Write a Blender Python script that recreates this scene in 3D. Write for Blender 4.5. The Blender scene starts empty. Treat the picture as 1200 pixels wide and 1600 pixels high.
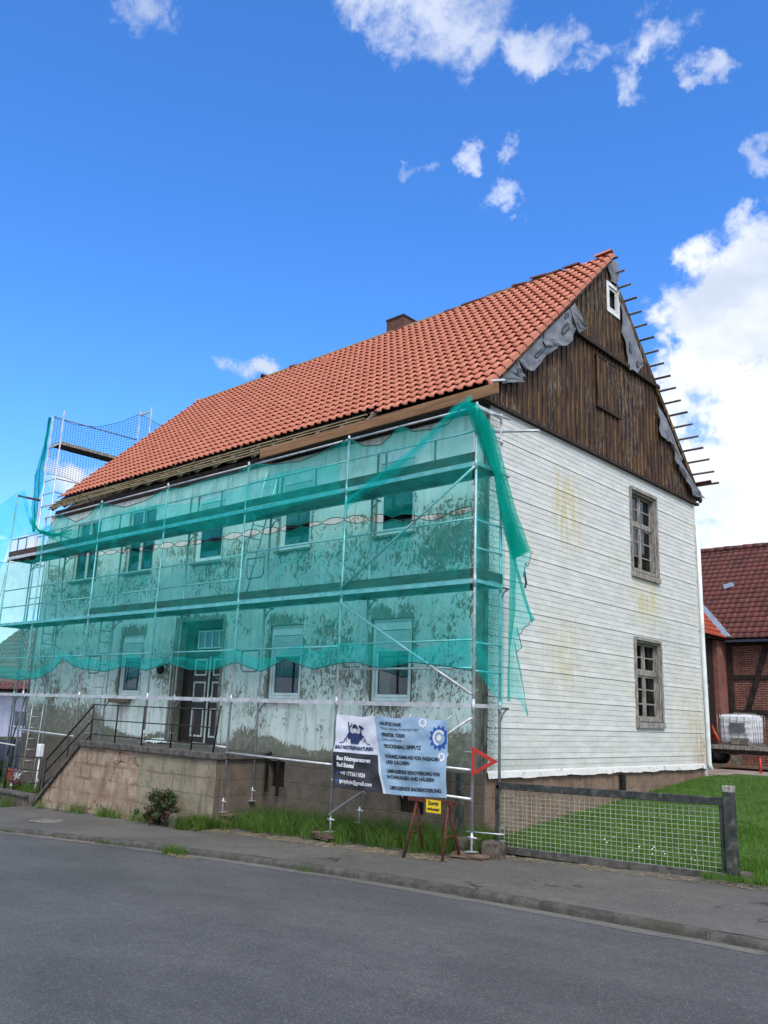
import bpy, math, random
import numpy as np
from mathutils import Vector, Matrix
random.seed(7); RNG = np.random.default_rng(7)
S = bpy.context.scene
R = math.radians

# ------------------------------------------------------------------ camera
cam_d = bpy.data.cameras.new('camera'); cam = bpy.data.objects.new('camera', cam_d)
S.collection.objects.link(cam); S.camera = cam
cam_d.sensor_fit = 'VERTICAL'; cam_d.sensor_height = 36.0; cam_d.lens = 1335.04 / 1600 * 36
cam_d.clip_start = .1; cam_d.clip_end = 4000
_r = (0.74179821, 0.66961472, 0.03676323); _u = (0.12908106, -0.19636052, 0.97199826); _f = (-0.6580832, 0.71628114, 0.23209446)
CAM = (8.777, -12.3228, 1.6972)
cam.matrix_world = Matrix(((_r[0], _u[0], -_f[0], CAM[0]), (_r[1], _u[1], -_f[1], CAM[1]), (_r[2], _u[2], -_f[2], CAM[2]), (0, 0, 0, 1)))

# ------------------------------------------------------------------ light and exposure
SUN_EL, SUN_AZ = 50, 124          # azimuth clockwise from +Y
sun_d = bpy.data.lights.new('sun', 'SUN'); sun_d.energy = 1.7; sun_d.angle = R(20); sun_d.color = (1, .95, .87)
sun = bpy.data.objects.new('sun', sun_d); S.collection.objects.link(sun)
_sd = Vector((math.sin(R(SUN_AZ)) * math.cos(R(SUN_EL)), math.cos(R(SUN_AZ)) * math.cos(R(SUN_EL)), math.sin(R(SUN_EL))))
sun.rotation_euler = _sd.to_track_quat('Z', 'Y').to_euler(); sun.location = (30, -5, 40)
S.view_settings.view_transform = 'Standard'; S.view_settings.look = 'None'
S.view_settings.exposure = 0.82; S.view_settings.gamma = 1; S.view_settings.use_curve_mapping = False
S.cycles.transparent_max_bounces = 24

# ------------------------------------------------------------------ node helpers
class T:
    def __init__(s, tree): s.t = tree; s.n = tree.nodes; s.l = tree.links; s.n.clear()
    def __call__(s, typ, ins=None, out=0, **props):
        n = s.n.new('ShaderNode' + typ)
        for k, v in props.items(): setattr(n, k, v)
        for k, v in (ins or {}).items():
            sk = n.inputs[k]
            if hasattr(v, 'is_output') or isinstance(v, bpy.types.NodeSocket): s.l.new(v, sk)
            else:
                try: sk.default_value = v
                except Exception: sk.default_value = tuple(v) + (1,)
        return n.outputs[out] if out is not None else n
    def m(s, op, a, b=0.0, c=0.0, clamp=False): return s('Math', {0: a, 1: b, 2: c}, operation=op, use_clamp=clamp)
    def noise(s, vec, scale, detail=5, rough=.55, dist=0.0): return s('TexNoise', {'Vector': vec, 'Scale': scale, 'Detail': detail, 'Roughness': rough, 'Distortion': dist})
    def mapv(s, vec, sc=(1, 1, 1), loc=(0, 0, 0), rot=(0, 0, 0)): return s('Mapping', {'Vector': vec, 'Scale': sc, 'Location': loc, 'Rotation': rot})
    def mix(s, f, a, b): return s('Mix', {0: f, 6: a, 7: b}, out=2, data_type='RGBA')
    def ss(s, v, a, b, lo=0.0, hi=1.0): return s('MapRange', {'Value': v, 'From Min': a, 'From Max': b, 'To Min': lo, 'To Max': hi}, interpolation_type='SMOOTHSTEP')
    def pos(s): return s('NewGeometry')
    def bump(s, h, st=.3, d=.02, nrm=None):
        i = {'Height': h, 'Strength': st, 'Distance': d}
        if nrm is not None: i['Normal'] = nrm
        return s('Bump', i)
    def pbr(s, col, rough=.8, bump=None, metal=0.0, spec=.4, **kw):
        i = {'Base Color': col, 'Roughness': rough, 'Metallic': metal, 'Specular IOR Level': spec}
        if bump is not None: i['Normal'] = bump
        i.update(kw)
        sh = s('BsdfPrincipled', i); s.out(sh); return sh
    def out(s, sh): s('OutputMaterial', {'Surface': sh}, out=None)

def newmat(name):
    m = bpy.data.materials.new(name); m.use_nodes = True; return m, T(m.node_tree)
def c4(c): return tuple(c) + (1,) if len(c) == 3 else c

# ------------------------------------------------------------------ sky
W = bpy.data.worlds.new('World'); S.world = W; W.use_nodes = True
def sky():
    t = T(W.node_tree)
    sk = t('TexSky', sky_type='NISHITA', sun_disc=False, sun_elevation=R(SUN_EL), sun_rotation=R(SUN_AZ), altitude=200, air_density=1.0, dust_density=.3, ozone_density=2.5)
    tc = t('TexCoord', out=0)
    xyz = t('SeparateXYZ', {0: tc}, out=None)
    az = t.m('MULTIPLY', t.m('ARCTAN2', xyz.outputs[0], xyz.outputs[1]), 180 / math.pi)
    el = t.m('MULTIPLY', t.m('ARCSINE', xyz.outputs[2]), 180 / math.pi)
    tint = t('Mix', {0: 1.0, 6: sk, 7: (.88, 1.22, 1.72, 1)}, out=2, data_type='RGBA', blend_type='MULTIPLY')
    tint = t('HueSaturation', {'Saturation': 1.08, 'Value': 1.0, 'Color': tint})
    wz = t('SeparateXYZ', {0: t('TexNoise', {'Vector': tc, 'Scale': 14.0, 'Detail': 5.0, 'Roughness': .62}, out=1)}, out=None)
    az0 = az
    az = t.m('MULTIPLY_ADD', t.m('SUBTRACT', wz.outputs[0], .5), 7.0, az); el2 = t.m('MULTIPLY_ADD', t.m('SUBTRACT', wz.outputs[1], .5), 7.0, el)
    # clouds placed on the dome: (azimuth, elevation, half width, half height, density)
    B = SKY_BLOBS
    tot = None
    for (a, e, ra, re, w) in B:
        da = t.m('MULTIPLY', t.m('SUBTRACT', az, a), 1 / ra); de = t.m('MULTIPLY', t.m('SUBTRACT', el2, e), 1 / re)
        d2 = t.m('MULTIPLY_ADD', da, da, t.m('MULTIPLY', de, de))
        g = t.m('MULTIPLY', t.m('SUBTRACT', 1.0, d2), w)
        tot = g if tot is None else t('Math', {0: tot, 1: g, 2: .25}, operation='SMOOTH_MAX')
    warp = t('TexNoise', {'Vector': tc, 'Scale': 9.0, 'Detail': 4.0, 'Roughness': .6}, out=1)
    wv = t('MixVector' if False else 'VectorMath', {0: tc, 1: t('VectorMath', {0: warp, 'Scale': .05}, operation='SCALE')}, operation='ADD')
    n1 = t.m('MULTIPLY_ADD', t('TexNoise', {'Vector': wv, 'Scale': 12.0, 'Detail': 9.0, 'Roughness': .62}), .6, t.m('MULTIPLY', t('TexNoise', {'Vector': wv, 'Scale': 38.0, 'Detail': 8.0, 'Roughness': .62}), .4))
    n2 = t('TexNoise', {'Vector': wv, 'Scale': 3.2, 'Detail': 6.0, 'Roughness': .55})
    dens = t.m('ADD', t.m('MAXIMUM', tot, -2.6), t.m('MULTIPLY', t.m('SUBTRACT', n1, .5), 6.5))
    dens = t.m('ADD', dens, t.m('MULTIPLY', t.m('SUBTRACT', n2, .5), 2.2))
    hi = t.ss(el, 27, 34); dens = t.ss(t.m('SUBTRACT', dens, t.m('MULTIPLY', hi, .1)), -.15, 1.35); dens = t.m('MULTIPLY', dens, t.m('MULTIPLY_ADD', hi, -.34, 1.0))
    far = t.ss(az, -5, 30)        # unseen sky: bright broken cloud added to fill the facade with neutral light
    far2 = t.ss(az, -82, -115)
    fb = t.m('MULTIPLY', t.m('MAXIMUM', far, far2), t.ss(n2, .34, .50, .25, 1))
    dens = t.m('MAXIMUM', dens, fb)
    haze = t.m('MULTIPLY', t.ss(el, 16, -2), .38)
    dens = t.m('MAXIMUM', dens, haze, clamp=True)
    shade = t.ss(t.noise(t.mapv(wv, (1, 1, 1.6), (.3, .1, .5)), 4.2, 6, .55), .40, .60)
    ccol = t.mix(shade, (3.9, 4.4, 5.3, 1), (6.3, 6.45, 6.7, 1))
    ccol = t('VectorMath', {0: ccol, 'Scale': t.m('MULTIPLY_ADD', t.m('MAXIMUM', far, far2), .30, 1.0)}, operation='SCALE')  # unseen cloud made brighter still, as fill light for the facade
    col = t.mix(t.m('MULTIPLY', dens, .96), tint, ccol)
    bg = t('Background', {'Color': col, 'Strength': .1})
    t('OutputWorld', {'Surface': bg}, out=None)
SKY_BLOBS = [(-16.8, 25.8, 5.47, 5.44, 2.2), (-18.9, 23.4, 5.25, 4.53, 2.2), (-17.3, 19.3, 4.67, 4.96, 2.2), (-21.8, 22.2, 2.78, 3.12, 1.6), (-19.1, 14.8, 5.4, 3.93, 2.0), (-18.5, 11.6, 3.58, 2.36, 1.6), (-23.1, 19.9, 3.18, 3.19, 1.4), (-22.9, 16.2, 3.12, 4.02, 1.6), (-17.3, 30.3, 1.94, 1.07, 0.9), (-21.2, 29.0, 1.23, 1.85, 1.0), (-21.5, 12.1, 3.38, 2.01, 1.2), (-41.0, 43.6, 5.85, 2.65, 0.8), (-45.7, 44.1, 2.57, 1.56, 0.5), (-37.4, 42.1, 3.01, 1.94, 0.7), (-30.9, 42.0, 3.19, 1.48, 0.9), (-26.4, 40.7, 2.31, 0.98, 0.5), (-22.9, 41.1, 3.32, 1.73, 1.0), (-24.9, 39.0, 1.27, 1.26, 1.0), (-20.1, 39.1, 1.88, 0.84, 0.9), (-23.5, 42.9, 1.1, 0.74, 0.5), (-62.1, 42.2, 3.48, 2.11, 1.6), (-62.8, 40.9, 1.81, 1.39, 1.3), (-40.7, 35.4, 1.07, 0.66, 0.7), (-37.2, 35.8, 0.87, 1.23, 0.9), (-34.1, 35.9, 1.15, 0.87, 0.8), (-34.2, 33.7, 1.42, 0.82, 0.8), (-16.3, 34.0, 1.02, 1.02, 0.5), (-52.3, 21.7, 1.96, 1.07, 0.9), (-63.4, 14.0, 1.96, 1.2, 1.0), (-65.2, 6.8, 4.52, 3.13, 1.2), (-66.3, 4.0, 4.39, 2.3, 1.2)]
sky()

# ------------------------------------------------------------------ mesh helpers (all coordinates are world metres)
def tag(o, label=None, cat=None, group=None, kind=None):
    for k, v in (('label', label), ('category', cat), ('group', group), ('kind', kind)):
        if v: o[k] = v
    return o
def thing(name, label, cat, loc=(0, 0, 0), group=None):
    o = bpy.data.objects.new(name, None); S.collection.objects.link(o); o.location = loc
    o.empty_display_size = .2
    return tag(o, label, cat, group)
def wloc(o):
    v = Vector((0, 0, 0))
    while o is not None: v = v + o.location; o = o.parent
    return v
class MB:
    def __init__(s): s.v = []; s.f = []; s.mi = []; s.sm = []; s.attr = {}
    def add(s, vs, fs, mi=0, sm=False):
        b = len(s.v); s.v.extend([tuple(map(float, p)) for p in vs])
        for f in fs: s.f.append(tuple(b + i for i in f)); s.mi.append(mi); s.sm.append(sm)
        return s
    def box(s, a, b, mi=0):
        x0, y0, z0 = (min(a[i], b[i]) for i in range(3)); x1, y1, z1 = (max(a[i], b[i]) for i in range(3))
        return s.add([(x0, y0, z0), (x1, y0, z0), (x1, y1, z0), (x0, y1, z0), (x0, y0, z1), (x1, y0, z1), (x1, y1, z1), (x0, y1, z1)],
                     [(0, 3, 2, 1), (4, 5, 6, 7), (0, 1, 5, 4), (1, 2, 6, 5), (2, 3, 7, 6), (3, 0, 4, 7)], mi)
    def bar(s, p, q, w, h, up=(0, 0, 1), mi=0):
        p = Vector(p); q = Vector(q); d = (q - p).normalized(); up = Vector(up)
        a = d.cross(up)
        if a.length < 1e-4: a = d.cross(Vector((0, 1, 0)))
        a.normalize(); b = a.cross(d).normalized(); a = a * w / 2; b = b * h / 2
        vs = [p - a - b, p + a - b, p + a + b, p - a + b, q - a - b, q + a - b, q + a + b, q - a + b]
        return s.add(vs, [(0, 1, 2, 3), (4, 7, 6, 5), (0, 4, 5, 1), (1, 5, 6, 2), (2, 6, 7, 3), (3, 7, 4, 0)], mi)
    def tube(s, pts, r, n=8, mi=0, cap=True, sm=True):
        pts = [Vector(p) for p in pts]; rr = r if hasattr(r, '__len__') else [r] * len(pts)
        b = len(s.v); prev = None
        for i, p in enumerate(pts):
            d = (pts[min(i + 1, len(pts) - 1)] - pts[max(i - 1, 0)])
            d = d.normalized() if d.length > 1e-9 else Vector((0, 0, 1))
            if prev is None:
                a = d.cross(Vector((0, 0, 1)))
                if a.length < 1e-3: a = Vector((1, 0, 0))
            else: a = prev - d * prev.dot(d)
            a.normalize(); prev = a; c = d.cross(a)
            for k in range(n):
                t = 2 * math.pi * k / n; s.v.append(tuple(p + (a * math.cos(t) + c * math.sin(t)) * rr[i]))
        for i in range(len(pts) - 1):
            for k in range(n):
                s.f.append((b + i * n + k, b + i * n + (k + 1) % n, b + (i + 1) * n + (k + 1) % n, b + (i + 1) * n + k)); s.mi.append(mi); s.sm.append(sm)
        if cap and n > 2:
            s.f.append(tuple(b + k for k in range(n))[::-1]); s.mi.append(mi); s.sm.append(False)
            s.f.append(tuple(b + (len(pts) - 1) * n + k for k in range(n))); s.mi.append(mi); s.sm.append(False)
        return s
    def grid(s, P, mi=0, sm=True, skip=None):
        nu = len(P); nv = len(P[0]); b = len(s.v)
        for row in P: s.v.extend([tuple(map(float, p)) for p in row])
        for i in range(nu - 1):
            for j in range(nv - 1):
                if skip and skip(i, j): continue
                s.f.append((b + i * nv + j, b + (i + 1) * nv + j, b + (i + 1) * nv + j + 1, b + i * nv + j + 1)); s.mi.append(mi); s.sm.append(sm)
        return s
    def prism(s, poly, a, b, mi=0):
        """poly: list of points (3D); extruded by vector b-a"""
        d = Vector(b) - Vector(a); n = len(poly)
        vs = [tuple(Vector(p)) for p in poly] + [tuple(Vector(p) + d) for p in poly]
        fs = [tuple(range(n)), tuple(range(2 * n - 1, n - 1, -1))] + [(i, i + n, (i + 1) % n + n, (i + 1) % n) for i in range(n)]
        return s.add(vs, fs, mi)
    def build(s, name, mats, parent=None, origin=None):
        me = bpy.data.meshes.new(name)
        off = wloc(parent) if parent is not None else Vector(origin if origin is not None else (0, 0, 0))
        V = np.array(s.v, dtype=np.float64).reshape(-1, 3) - np.array(off)
        me.from_pydata(V.tolist(), [], s.f)
        for m in (mats if isinstance(mats, (list, tuple)) else [mats]): me.materials.append(m)
        me.polygons.foreach_set('material_index', s.mi); me.polygons.foreach_set('use_smooth', s.sm)
        for k, a in s.attr.items():
            at = me.color_attributes.new(k, 'FLOAT_COLOR', 'POINT'); at.data.foreach_set('color', np.asarray(a, dtype=np.float32).ravel())
        me.update()
        o = bpy.data.objects.new(name, me); S.collection.objects.link(o)
        if parent is not None: o.parent = parent
        else: o.location = off
        return o
def bevel(o, w=.008, seg=2):
    m = o.modifiers.new('bevel', 'BEVEL'); m.width = w; m.segments = seg; m.limit_method = 'ANGLE'; return o
def vnoise(x, y, seed=0):
    """cheap smooth noise, about -1..1"""
    return (math.sin(x * 1.7 + seed * 3.1 + math.sin(y * 2.3 + seed)) + math.sin(y * 2.9 - seed * 1.3 + math.sin(x * 3.7 + seed * 2)) + .5 * math.sin(x * 5.3 + y * 4.1 + seed)) / 2.5

# ------------------------------------------------------------------ materials
def gmat(name, c1, c2, scale=4, rough=.85, bump=.3, stretch=(1, 1, 1), metal=0.0, spec=.3, lo=.35, hi=.65, fine=40, fineamt=.35, detail=7, bd=.01, c3=None, s3=1.2):
    m, t = newmat(name); p = t.pos()
    v = t.mapv(p, stretch); n = t.noise(v, scale, detail, .6); f = t.noise(v, fine, 4, .6)
    col = t.mix(t.ss(n, lo, hi), c4(c1), c4(c2))
    if c3 is not None: col = t.mix(t.ss(t.noise(p, s3, 4, .55), .5, .68), col, c4(c3))
    k = t.m('MULTIPLY_ADD', t.m('SUBTRACT', f, .5), fineamt * 2, 1.0)
    col = t('Mix', {0: 1.0, 6: col, 7: t('CombineColor', {0: k, 1: k, 2: k})}, out=2, data_type='RGBA', blend_type='MULTIPLY')
    h = t.m('ADD', t.m('MULTIPLY', n, .6), t.m('MULTIPLY', f, .4))
    t.pbr(col, rough, t.bump(h, bump, bd), metal, spec); return m
def flat(name, c, rough=.6, metal=0.0, spec=.4):
    m, t = newmat(name); p = t.pos(); n = t.noise(p, 14, 4, .6)
    col = t.mix(t.ss(n, .3, .7), c4([x * .86 for x in c]), c4(c)); t.pbr(col, rough, None, metal, spec); return m
M = {}
M['steel'] = gmat('galvanised_steel', (.38, .40, .42), (.56, .58, .60), 6, .42, .1, metal=.4, spec=.5, fine=60, fineamt=.12)
M['steel_dark'] = gmat('dull_steel', (.10, .11, .115), (.2, .2, .2), 6, .6, .1, metal=.3)
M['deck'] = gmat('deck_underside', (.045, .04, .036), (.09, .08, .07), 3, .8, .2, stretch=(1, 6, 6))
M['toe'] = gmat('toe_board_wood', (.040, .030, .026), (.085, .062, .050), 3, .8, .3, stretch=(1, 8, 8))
M['beam'] = gmat('new_timber', (.17, .085, .04), (.29, .155, .075), 2.5, .7, .3, stretch=(.5, 8, 8), fineamt=.2)
M['lath'] = gmat('pale_lath', (.22, .17, .09), (.38, .30, .17), 5, .75, .3, stretch=(.6, 8, 8))
M['oldwood'] = gmat('weathered_grey_wood', (.13, .12, .105), (.36, .34, .31), 7, .85, .5, stretch=(4, 4, .7), fineamt=.4)
M['cornerwood'] = gmat('grey_brown_corner_board', (.05, .045, .036), (.20, .185, .155), 7, .85, .4, stretch=(3, 3, .5))
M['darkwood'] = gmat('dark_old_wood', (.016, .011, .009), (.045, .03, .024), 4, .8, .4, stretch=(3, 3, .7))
M['doorbrown'] = gmat('dark_door_paint', (.018, .012, .011), (.038, .026, .023), 4, .45, .15, stretch=(3, 3, .7), spec=.4)
M['whitepaint'] = gmat('white_frame', (.62, .66, .66), (.78, .81, .81), 4, .45, .05, fineamt=.06)
M['shutter'] = gmat('shutter_slat', (.50, .54, .54), (.62, .66, .66), 4, .5, .05, fineamt=.06)
M['whitetrim'] = gmat('peeling_white_trim', (.30, .27, .24), (.6, .6, .58), 9, .7, .3, lo=.3, hi=.45)
M['interior'] = gmat('room_interior', (.05, .045, .04), (.08, .07, .06), 1, .9, .0)
M['curtain'] = gmat('net_curtain', (.12, .12, .115), (.24, .23, .22), 3, .9, .2, stretch=(14, 14, .6))
M['iron'] = gmat('black_iron_rail', (.012, .012, .014), (.035, .03, .028), 12, .5, .2, metal=.3)
M['membrane'] = gmat('grey_roof_membrane', (.12, .13, .15), (.20, .215, .24), 3, .5, .08, fineamt=.05, spec=.4)
M['print'] = flat('dark_membrane_print', (.025, .028, .035), .6)
M['printlight'] = flat('pale_print', (.16, .17, .19), .6)
M['rope'] = flat('grey_cord', (.12, .12, .09), .9)
M['rust'] = gmat('rusty_red_paint', (.055, .018, .012), (.12, .032, .02), 12, .7, .4)
M['padwood'] = gmat('sawn_pad_boards', (.10, .065, .045), (.22, .155, .11), 5, .85, .4, stretch=(1, 8, 8))
M['greenwood'] = gmat('old_green_frame', (.022, .027, .026), (.05, .056, .052), 8, .7, .3, c3=(.10, .10, .085), s3=9)
M['wire'] = gmat('pale_wire', (.30, .34, .26), (.46, .50, .40), 20, .5, .1, metal=.3)
M['blackrubber'] = flat('tyre_rubber', (.016, .016, .017), .85)
M['chassis'] = gmat('dirty_chassis', (.03, .03, .03), (.10, .09, .085), 8, .6, .2, metal=.3)
M['plastic'] = gmat('milky_plastic', (.68, .70, .76), (.80, .82, .86), 3, .4, .05, fineamt=.05)
M['plate'] = gmat('silver_label_plate', (.25, .28, .31), (.36, .39, .41), 3, .35, .02, metal=.6)
M['red'] = flat('red_paint', (.48, .035, .022), .5)
M['orangered'] = flat('orange_red_plastic', (.42, .06, .02), .5)
M['yellow'] = flat('yellow_board', (.78, .56, .02), .5)
M['black'] = flat('black_lettering', (.012, .012, .014), .6)
M['white'] = flat('white_print', (.72, .75, .80), .55)
M['navy'] = flat('navy_print', (.012, .028, .11), .55)
M['blueprint'] = flat('blue_print', (.012, .09, .38), .5)
M['stone'] = gmat('rough_stone', (.05, .042, .036), (.13, .11, .09), 9, .9, .7, bd=.03)
M['concrete'] = gmat('old_concrete', (.12, .11, .098), (.24, .225, .20), 5, .9, .4, c3=(.08, .085, .06))
M['coping'] = gmat('dark_coping', (.055, .052, .048), (.12, .112, .10), 7, .9, .4)
M['bluegrey'] = flat('bluegrey_fascia', (.035, .045, .075), .6)
M['zinc'] = gmat('zinc_flashing', (.20, .24, .30), (.33, .37, .43), 9, .45, .1, metal=.4)
M['pinkrender'] = gmat('pink_sandstone', (.17, .07, .055), (.25, .115, .095), 4, .9, .3)
M['gate'] = gmat('dark_barn_gate', (.014, .009, .008), (.03, .018, .015), 3, .85, .3, stretch=(4, 4, .6))
M['timberframe'] = gmat('dark_frame_timber', (.016, .012, .010), (.042, .03, .024), 6, .85, .3)
M['neighwall'] = gmat('lavender_render', (.42, .46, .60), (.52, .56, .70), 2, .9, .1)
M['neighglass'] = flat('dull_window', (.07, .10, .15), .25, spec=.6)
M['leaf'] = gmat('leaf', (.012, .035, .01), (.045, .085, .02), 7, .6, 0)
M['leafred'] = gmat('reddish_leaf', (.035, .022, .014), (.10, .05, .035), 9, .6, 0)
M['straw'] = gmat('straw', (.16, .125, .07), (.36, .29, .18), 20, .85, 0)

def grassmat(name, a, b, dry):
    m, t = newmat(name); p = t.pos()
    n = t.noise(p, 2.2, 5, .6); f = t.noise(p, 35, 3, .6); d = t.noise(t.mapv(p, (1, 1, 0)), 5.5, 4, .6)
    col = t.mix(t.ss(n, .35, .65), c4(a), c4(b)); col = t.mix(t.m('MULTIPLY', f, .35), col, c4([x * 2.0 for x in b]))
    col = t.mix(t.ss(d, .60, .75), col, c4(dry))
    sh = t('BsdfPrincipled', {'Base Color': col, 'Roughness': .65, 'Specular IOR Level': .2})
    tr = t('BsdfTranslucent', {'Color': col}); t.out(t('MixShader', {0: .3, 1: sh, 2: tr})); return m
M['grass'] = grassmat('lawn_blades', (.048, .110, .012), (.085, .170, .024), (.16, .20, .05))
M['tallgrass'] = grassmat('long_grass_blades', (.035, .085, .012), (.085, .155, .028), (.20, .19, .07))

def tilemat(name, a, b, dk):
    m, t = newmat(name); p = t.pos(); isl = t.n.new('ShaderNodeNewGeometry').outputs['Random Per Island']
    n = t.noise(p, 3, 5, .6); f = t.noise(p, 60, 3, .6)
    col = t.mix(isl, c4(a), c4(b)); col = t.mix(t.ss(n, .5, .75, 0, .35), col, c4(dk)); col = t.mix(t.ss(f, .3, .8, 0, .25), col, c4(dk))
    t.pbr(col, .62, t.bump(f, .15, .004), 0, .35); return m
M['tile'] = tilemat('new_red_clay_tile', (.48, .160, .098), (.56, .205, .130), (.34, .10, .065))
M['tile_old'] = tilemat('old_dark_red_tile', (.085, .026, .022), (.145, .042, .032), (.045, .022, .02))
M['tile_bright'] = tilemat('bright_red_tile', (.30, .05, .02), (.40, .075, .03), (.16, .04, .02))
M['tile_grey'] = tilemat('grey_brown_tile', (.11, .09, .07), (.17, .14, .115), (.07, .065, .05))

def netmat(name, col, dens, tint):
    m, t = newmat(name); p = t.pos()
    n = t.noise(t.mapv(p, (1, 1, 1.6)), 2.6, 4, .55); wv = t('TexWave', {'Vector': p, 'Scale': 34.0, 'Distortion': 2.0, 'Detail': 2.0}, bands_direction='Z')
    cr = t.noise(t.mapv(p, (1, 1, .35), (0, 0, 0), (0, .35, 0)), 3.2, 3, .5, .6)
    fac = t.m('ADD', t.m('ADD', t.ss(n, .3, .7, dens - .06, dens + .06), t.ss(cr, .60, .72, 0, .12)), t.m('MULTIPLY', t.m('SUBTRACT', wv, .5), .05))
    d = t('BsdfDiffuse', {'Color': c4(col)}); tr = t('BsdfTranslucent', {'Color': c4(col)})
    body = t('MixShader', {0: .5, 1: d, 2: tr}); cl = t('BsdfTransparent', {'Color': c4(tint)})
    t.out(t('MixShader', {0: fac, 1: cl, 2: body})); return m
M['net'] = netmat('green_debris_net', (.02, .70, .60), .21, (.66, .98, 1.0))
M['netdense'] = netmat('green_debris_net_folded', (.004, .42, .34), .60, (.5, .95, .9))
M['netcord'] = flat('dark_green_net_cord', (.008, .10, .095), .8)

def glassmat(name, dark, refl=.35):
    m, t = newmat(name); p = t.pos()
    n = t.noise(p, 2.0, 2, .5)
    g = t('BsdfGlossy', {'Color': (.85, .9, .95, 1), 'Roughness': .04, 'Normal': t.bump(n, .12, .02)})
    tr = t('BsdfTransparent', {'Color': c4(dark)}); fr = t('Fresnel', {'IOR': 1.5})
    t.out(t('MixShader', {0: t.m('MULTIPLY_ADD', fr, .55, .0, clamp=True), 1: tr, 2: g})); return m
M['glass'] = glassmat('window_glass', (.42, .46, .46))

def facade_mat():
    m, t = newmat('peeling_mint_plaster'); p = t.pos()
    at = t('Attribute', {}, out=None, attribute_name='wear').outputs['Color']; sep = t('SeparateColor', {0: at}, out=None)
    bare, streak, damp = sep.outputs[0], sep.outputs[1], sep.outputs[2]
    f1 = t.noise(t.mapv(p, (1, 1, .5)), 15.0, 8, .74, .5); f2 = t.noise(t.mapv(p, (1, 1, .55)), 34.0, 4, .65); big = t.noise(p, .9, 4, .55)
    v = t.m('ADD', t.m('MULTIPLY', f1, .75), t.m('MULTIPLY', f2, .25))
    th = t.m('SUBTRACT', .70, t.m('MULTIPLY', bare, .36)); th = t.m('SUBTRACT', th, t.m('MULTIPLY', t.m('SUBTRACT', big, .5), .20)); th = t.m('SUBTRACT', th, t.m('MULTIPLY', t.m('SUBTRACT', t.noise(p, 3.1, 4, .6), .5), .30))
    mask = t.m('MULTIPLY', t.m('SUBTRACT', v, th), 45, clamp=True)
    st = t.noise(t.mapv(p, (1, 1, .12)), 7.0, 5, .6)
    paint = t.mix(t.ss(t.noise(p, 1.6, 5, .6), .35, .68), (.66, .70, .65, 1), (.80, .82, .79, 1))
    paint = t.mix(t.m('MULTIPLY', t.ss(st, .45, .7), t.m('MULTIPLY_ADD', streak, .6, .18)), paint, (.27, .27, .21, 1))
    und = t.mix(t.ss(t.noise(p, 7, 6, .65), .35, .65), (.18, .16, .125, 1), (.31, .28, .23, 1))
    und = t.mix(t.ss(t.noise(p, 1.4, 3, .5), .52, .65, 0, .7), und, (.17, .175, .12, 1))
    col = t.mix(mask, paint, und); col = t.mix(t.m('MULTIPLY', damp, .8), col, (.07, .06, .048, 1))
    h = t.m('SUBTRACT', t.m('MULTIPLY', t.noise(p, 30, 4, .6), .25), t.m('MULTIPLY', mask, .6))
    t.pbr(col, .85, t.bump(h, .55, .012), 0, .25); return m
M['facade'] = facade_mat()
def gable_mat():
    m, t = newmat('white_painted_shingles'); p = t.pos()
    at = t('Attribute', {}, out=None, attribute_name='wear').outputs['Color']; sep = t('SeparateColor', {0: at}, out=None)
    yel, spk, mould = sep.outputs[0], sep.outputs[1], sep.outputs[2]
    base = t.mix(t.ss(t.noise(t.mapv(p, (1, .5, 2)), 3.5, 6, .6), .3, .7), (.52, .54, .515, 1), (.64, .655, .63, 1))
    base = t.mix(t.ss(t.noise(t.mapv(p, (1, 1, .1)), 5, 4, .6), .5, .75, 0, .35), base, (.52, .54, .50, 1))
    y = t.m('MULTIPLY', yel, t.ss(t.noise(t.mapv(p, (1, 1, .16)), 9, 5, .65), .36, .62))
    base = t.mix(y, base, (.54, .47, .24, 1))
    fl = t.noise(t.mapv(p, (1, 1, 1.4)), 26, 6, .7)
    k = t.m('SUBTRACT', .73, t.m('MULTIPLY', spk, .22)); mk = t.m('MULTIPLY', t.m('SUBTRACT', fl, k), 30, clamp=True)
    base = t.mix(mk, base, (.12, .12, .115, 1)); base = t.mix(t.m('MULTIPLY', mould, t.ss(fl, .35, .6)), base, (.07, .075, .055, 1))
    # joints between the shingles of one course
    xyz = t('SeparateXYZ', {0: p}, out=None); bv = t('CombineXYZ', {0: xyz.outputs[1], 1: t.m('SUBTRACT', xyz.outputs[2], .83), 2: 0.0})
    br = t('TexBrick', {'Vector': bv, 'Scale': 1.0, 'Mortar Size': .0022, 'Mortar Smooth': .1, 'Brick Width': .30, 'Row Height': .1051, 'Bias': 0.0}, out=1, offset=.5)
    jm = t.m('MULTIPLY', br, t.ss(t.noise(t.mapv(p, (1, .6, 1.5)), 7, 5, .65), .42, .56, 0.05, .85)); base = t.mix(t.m('MULTIPLY', t.m('MULTIPLY', t.ss(xyz.outputs[1], 8.2, 9.1), t.ss(xyz.outputs[2], 2.3, .9)), t.ss(t.noise(t.mapv(p, (1, 1, .3)), 6, 5, .6), .38, .62)), base, (.36, .19, .08, 1)); col = t.mix(jm, base, (.16, .16, .15, 1))
    t.pbr(col, .55, t.bump(t.m('SUBTRACT', t.noise(p, 16, 4, .6), t.m('MULTIPLY', mk, .4)), .25, .008), 0, .35); return m
M['gable'] = gable_mat()
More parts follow.
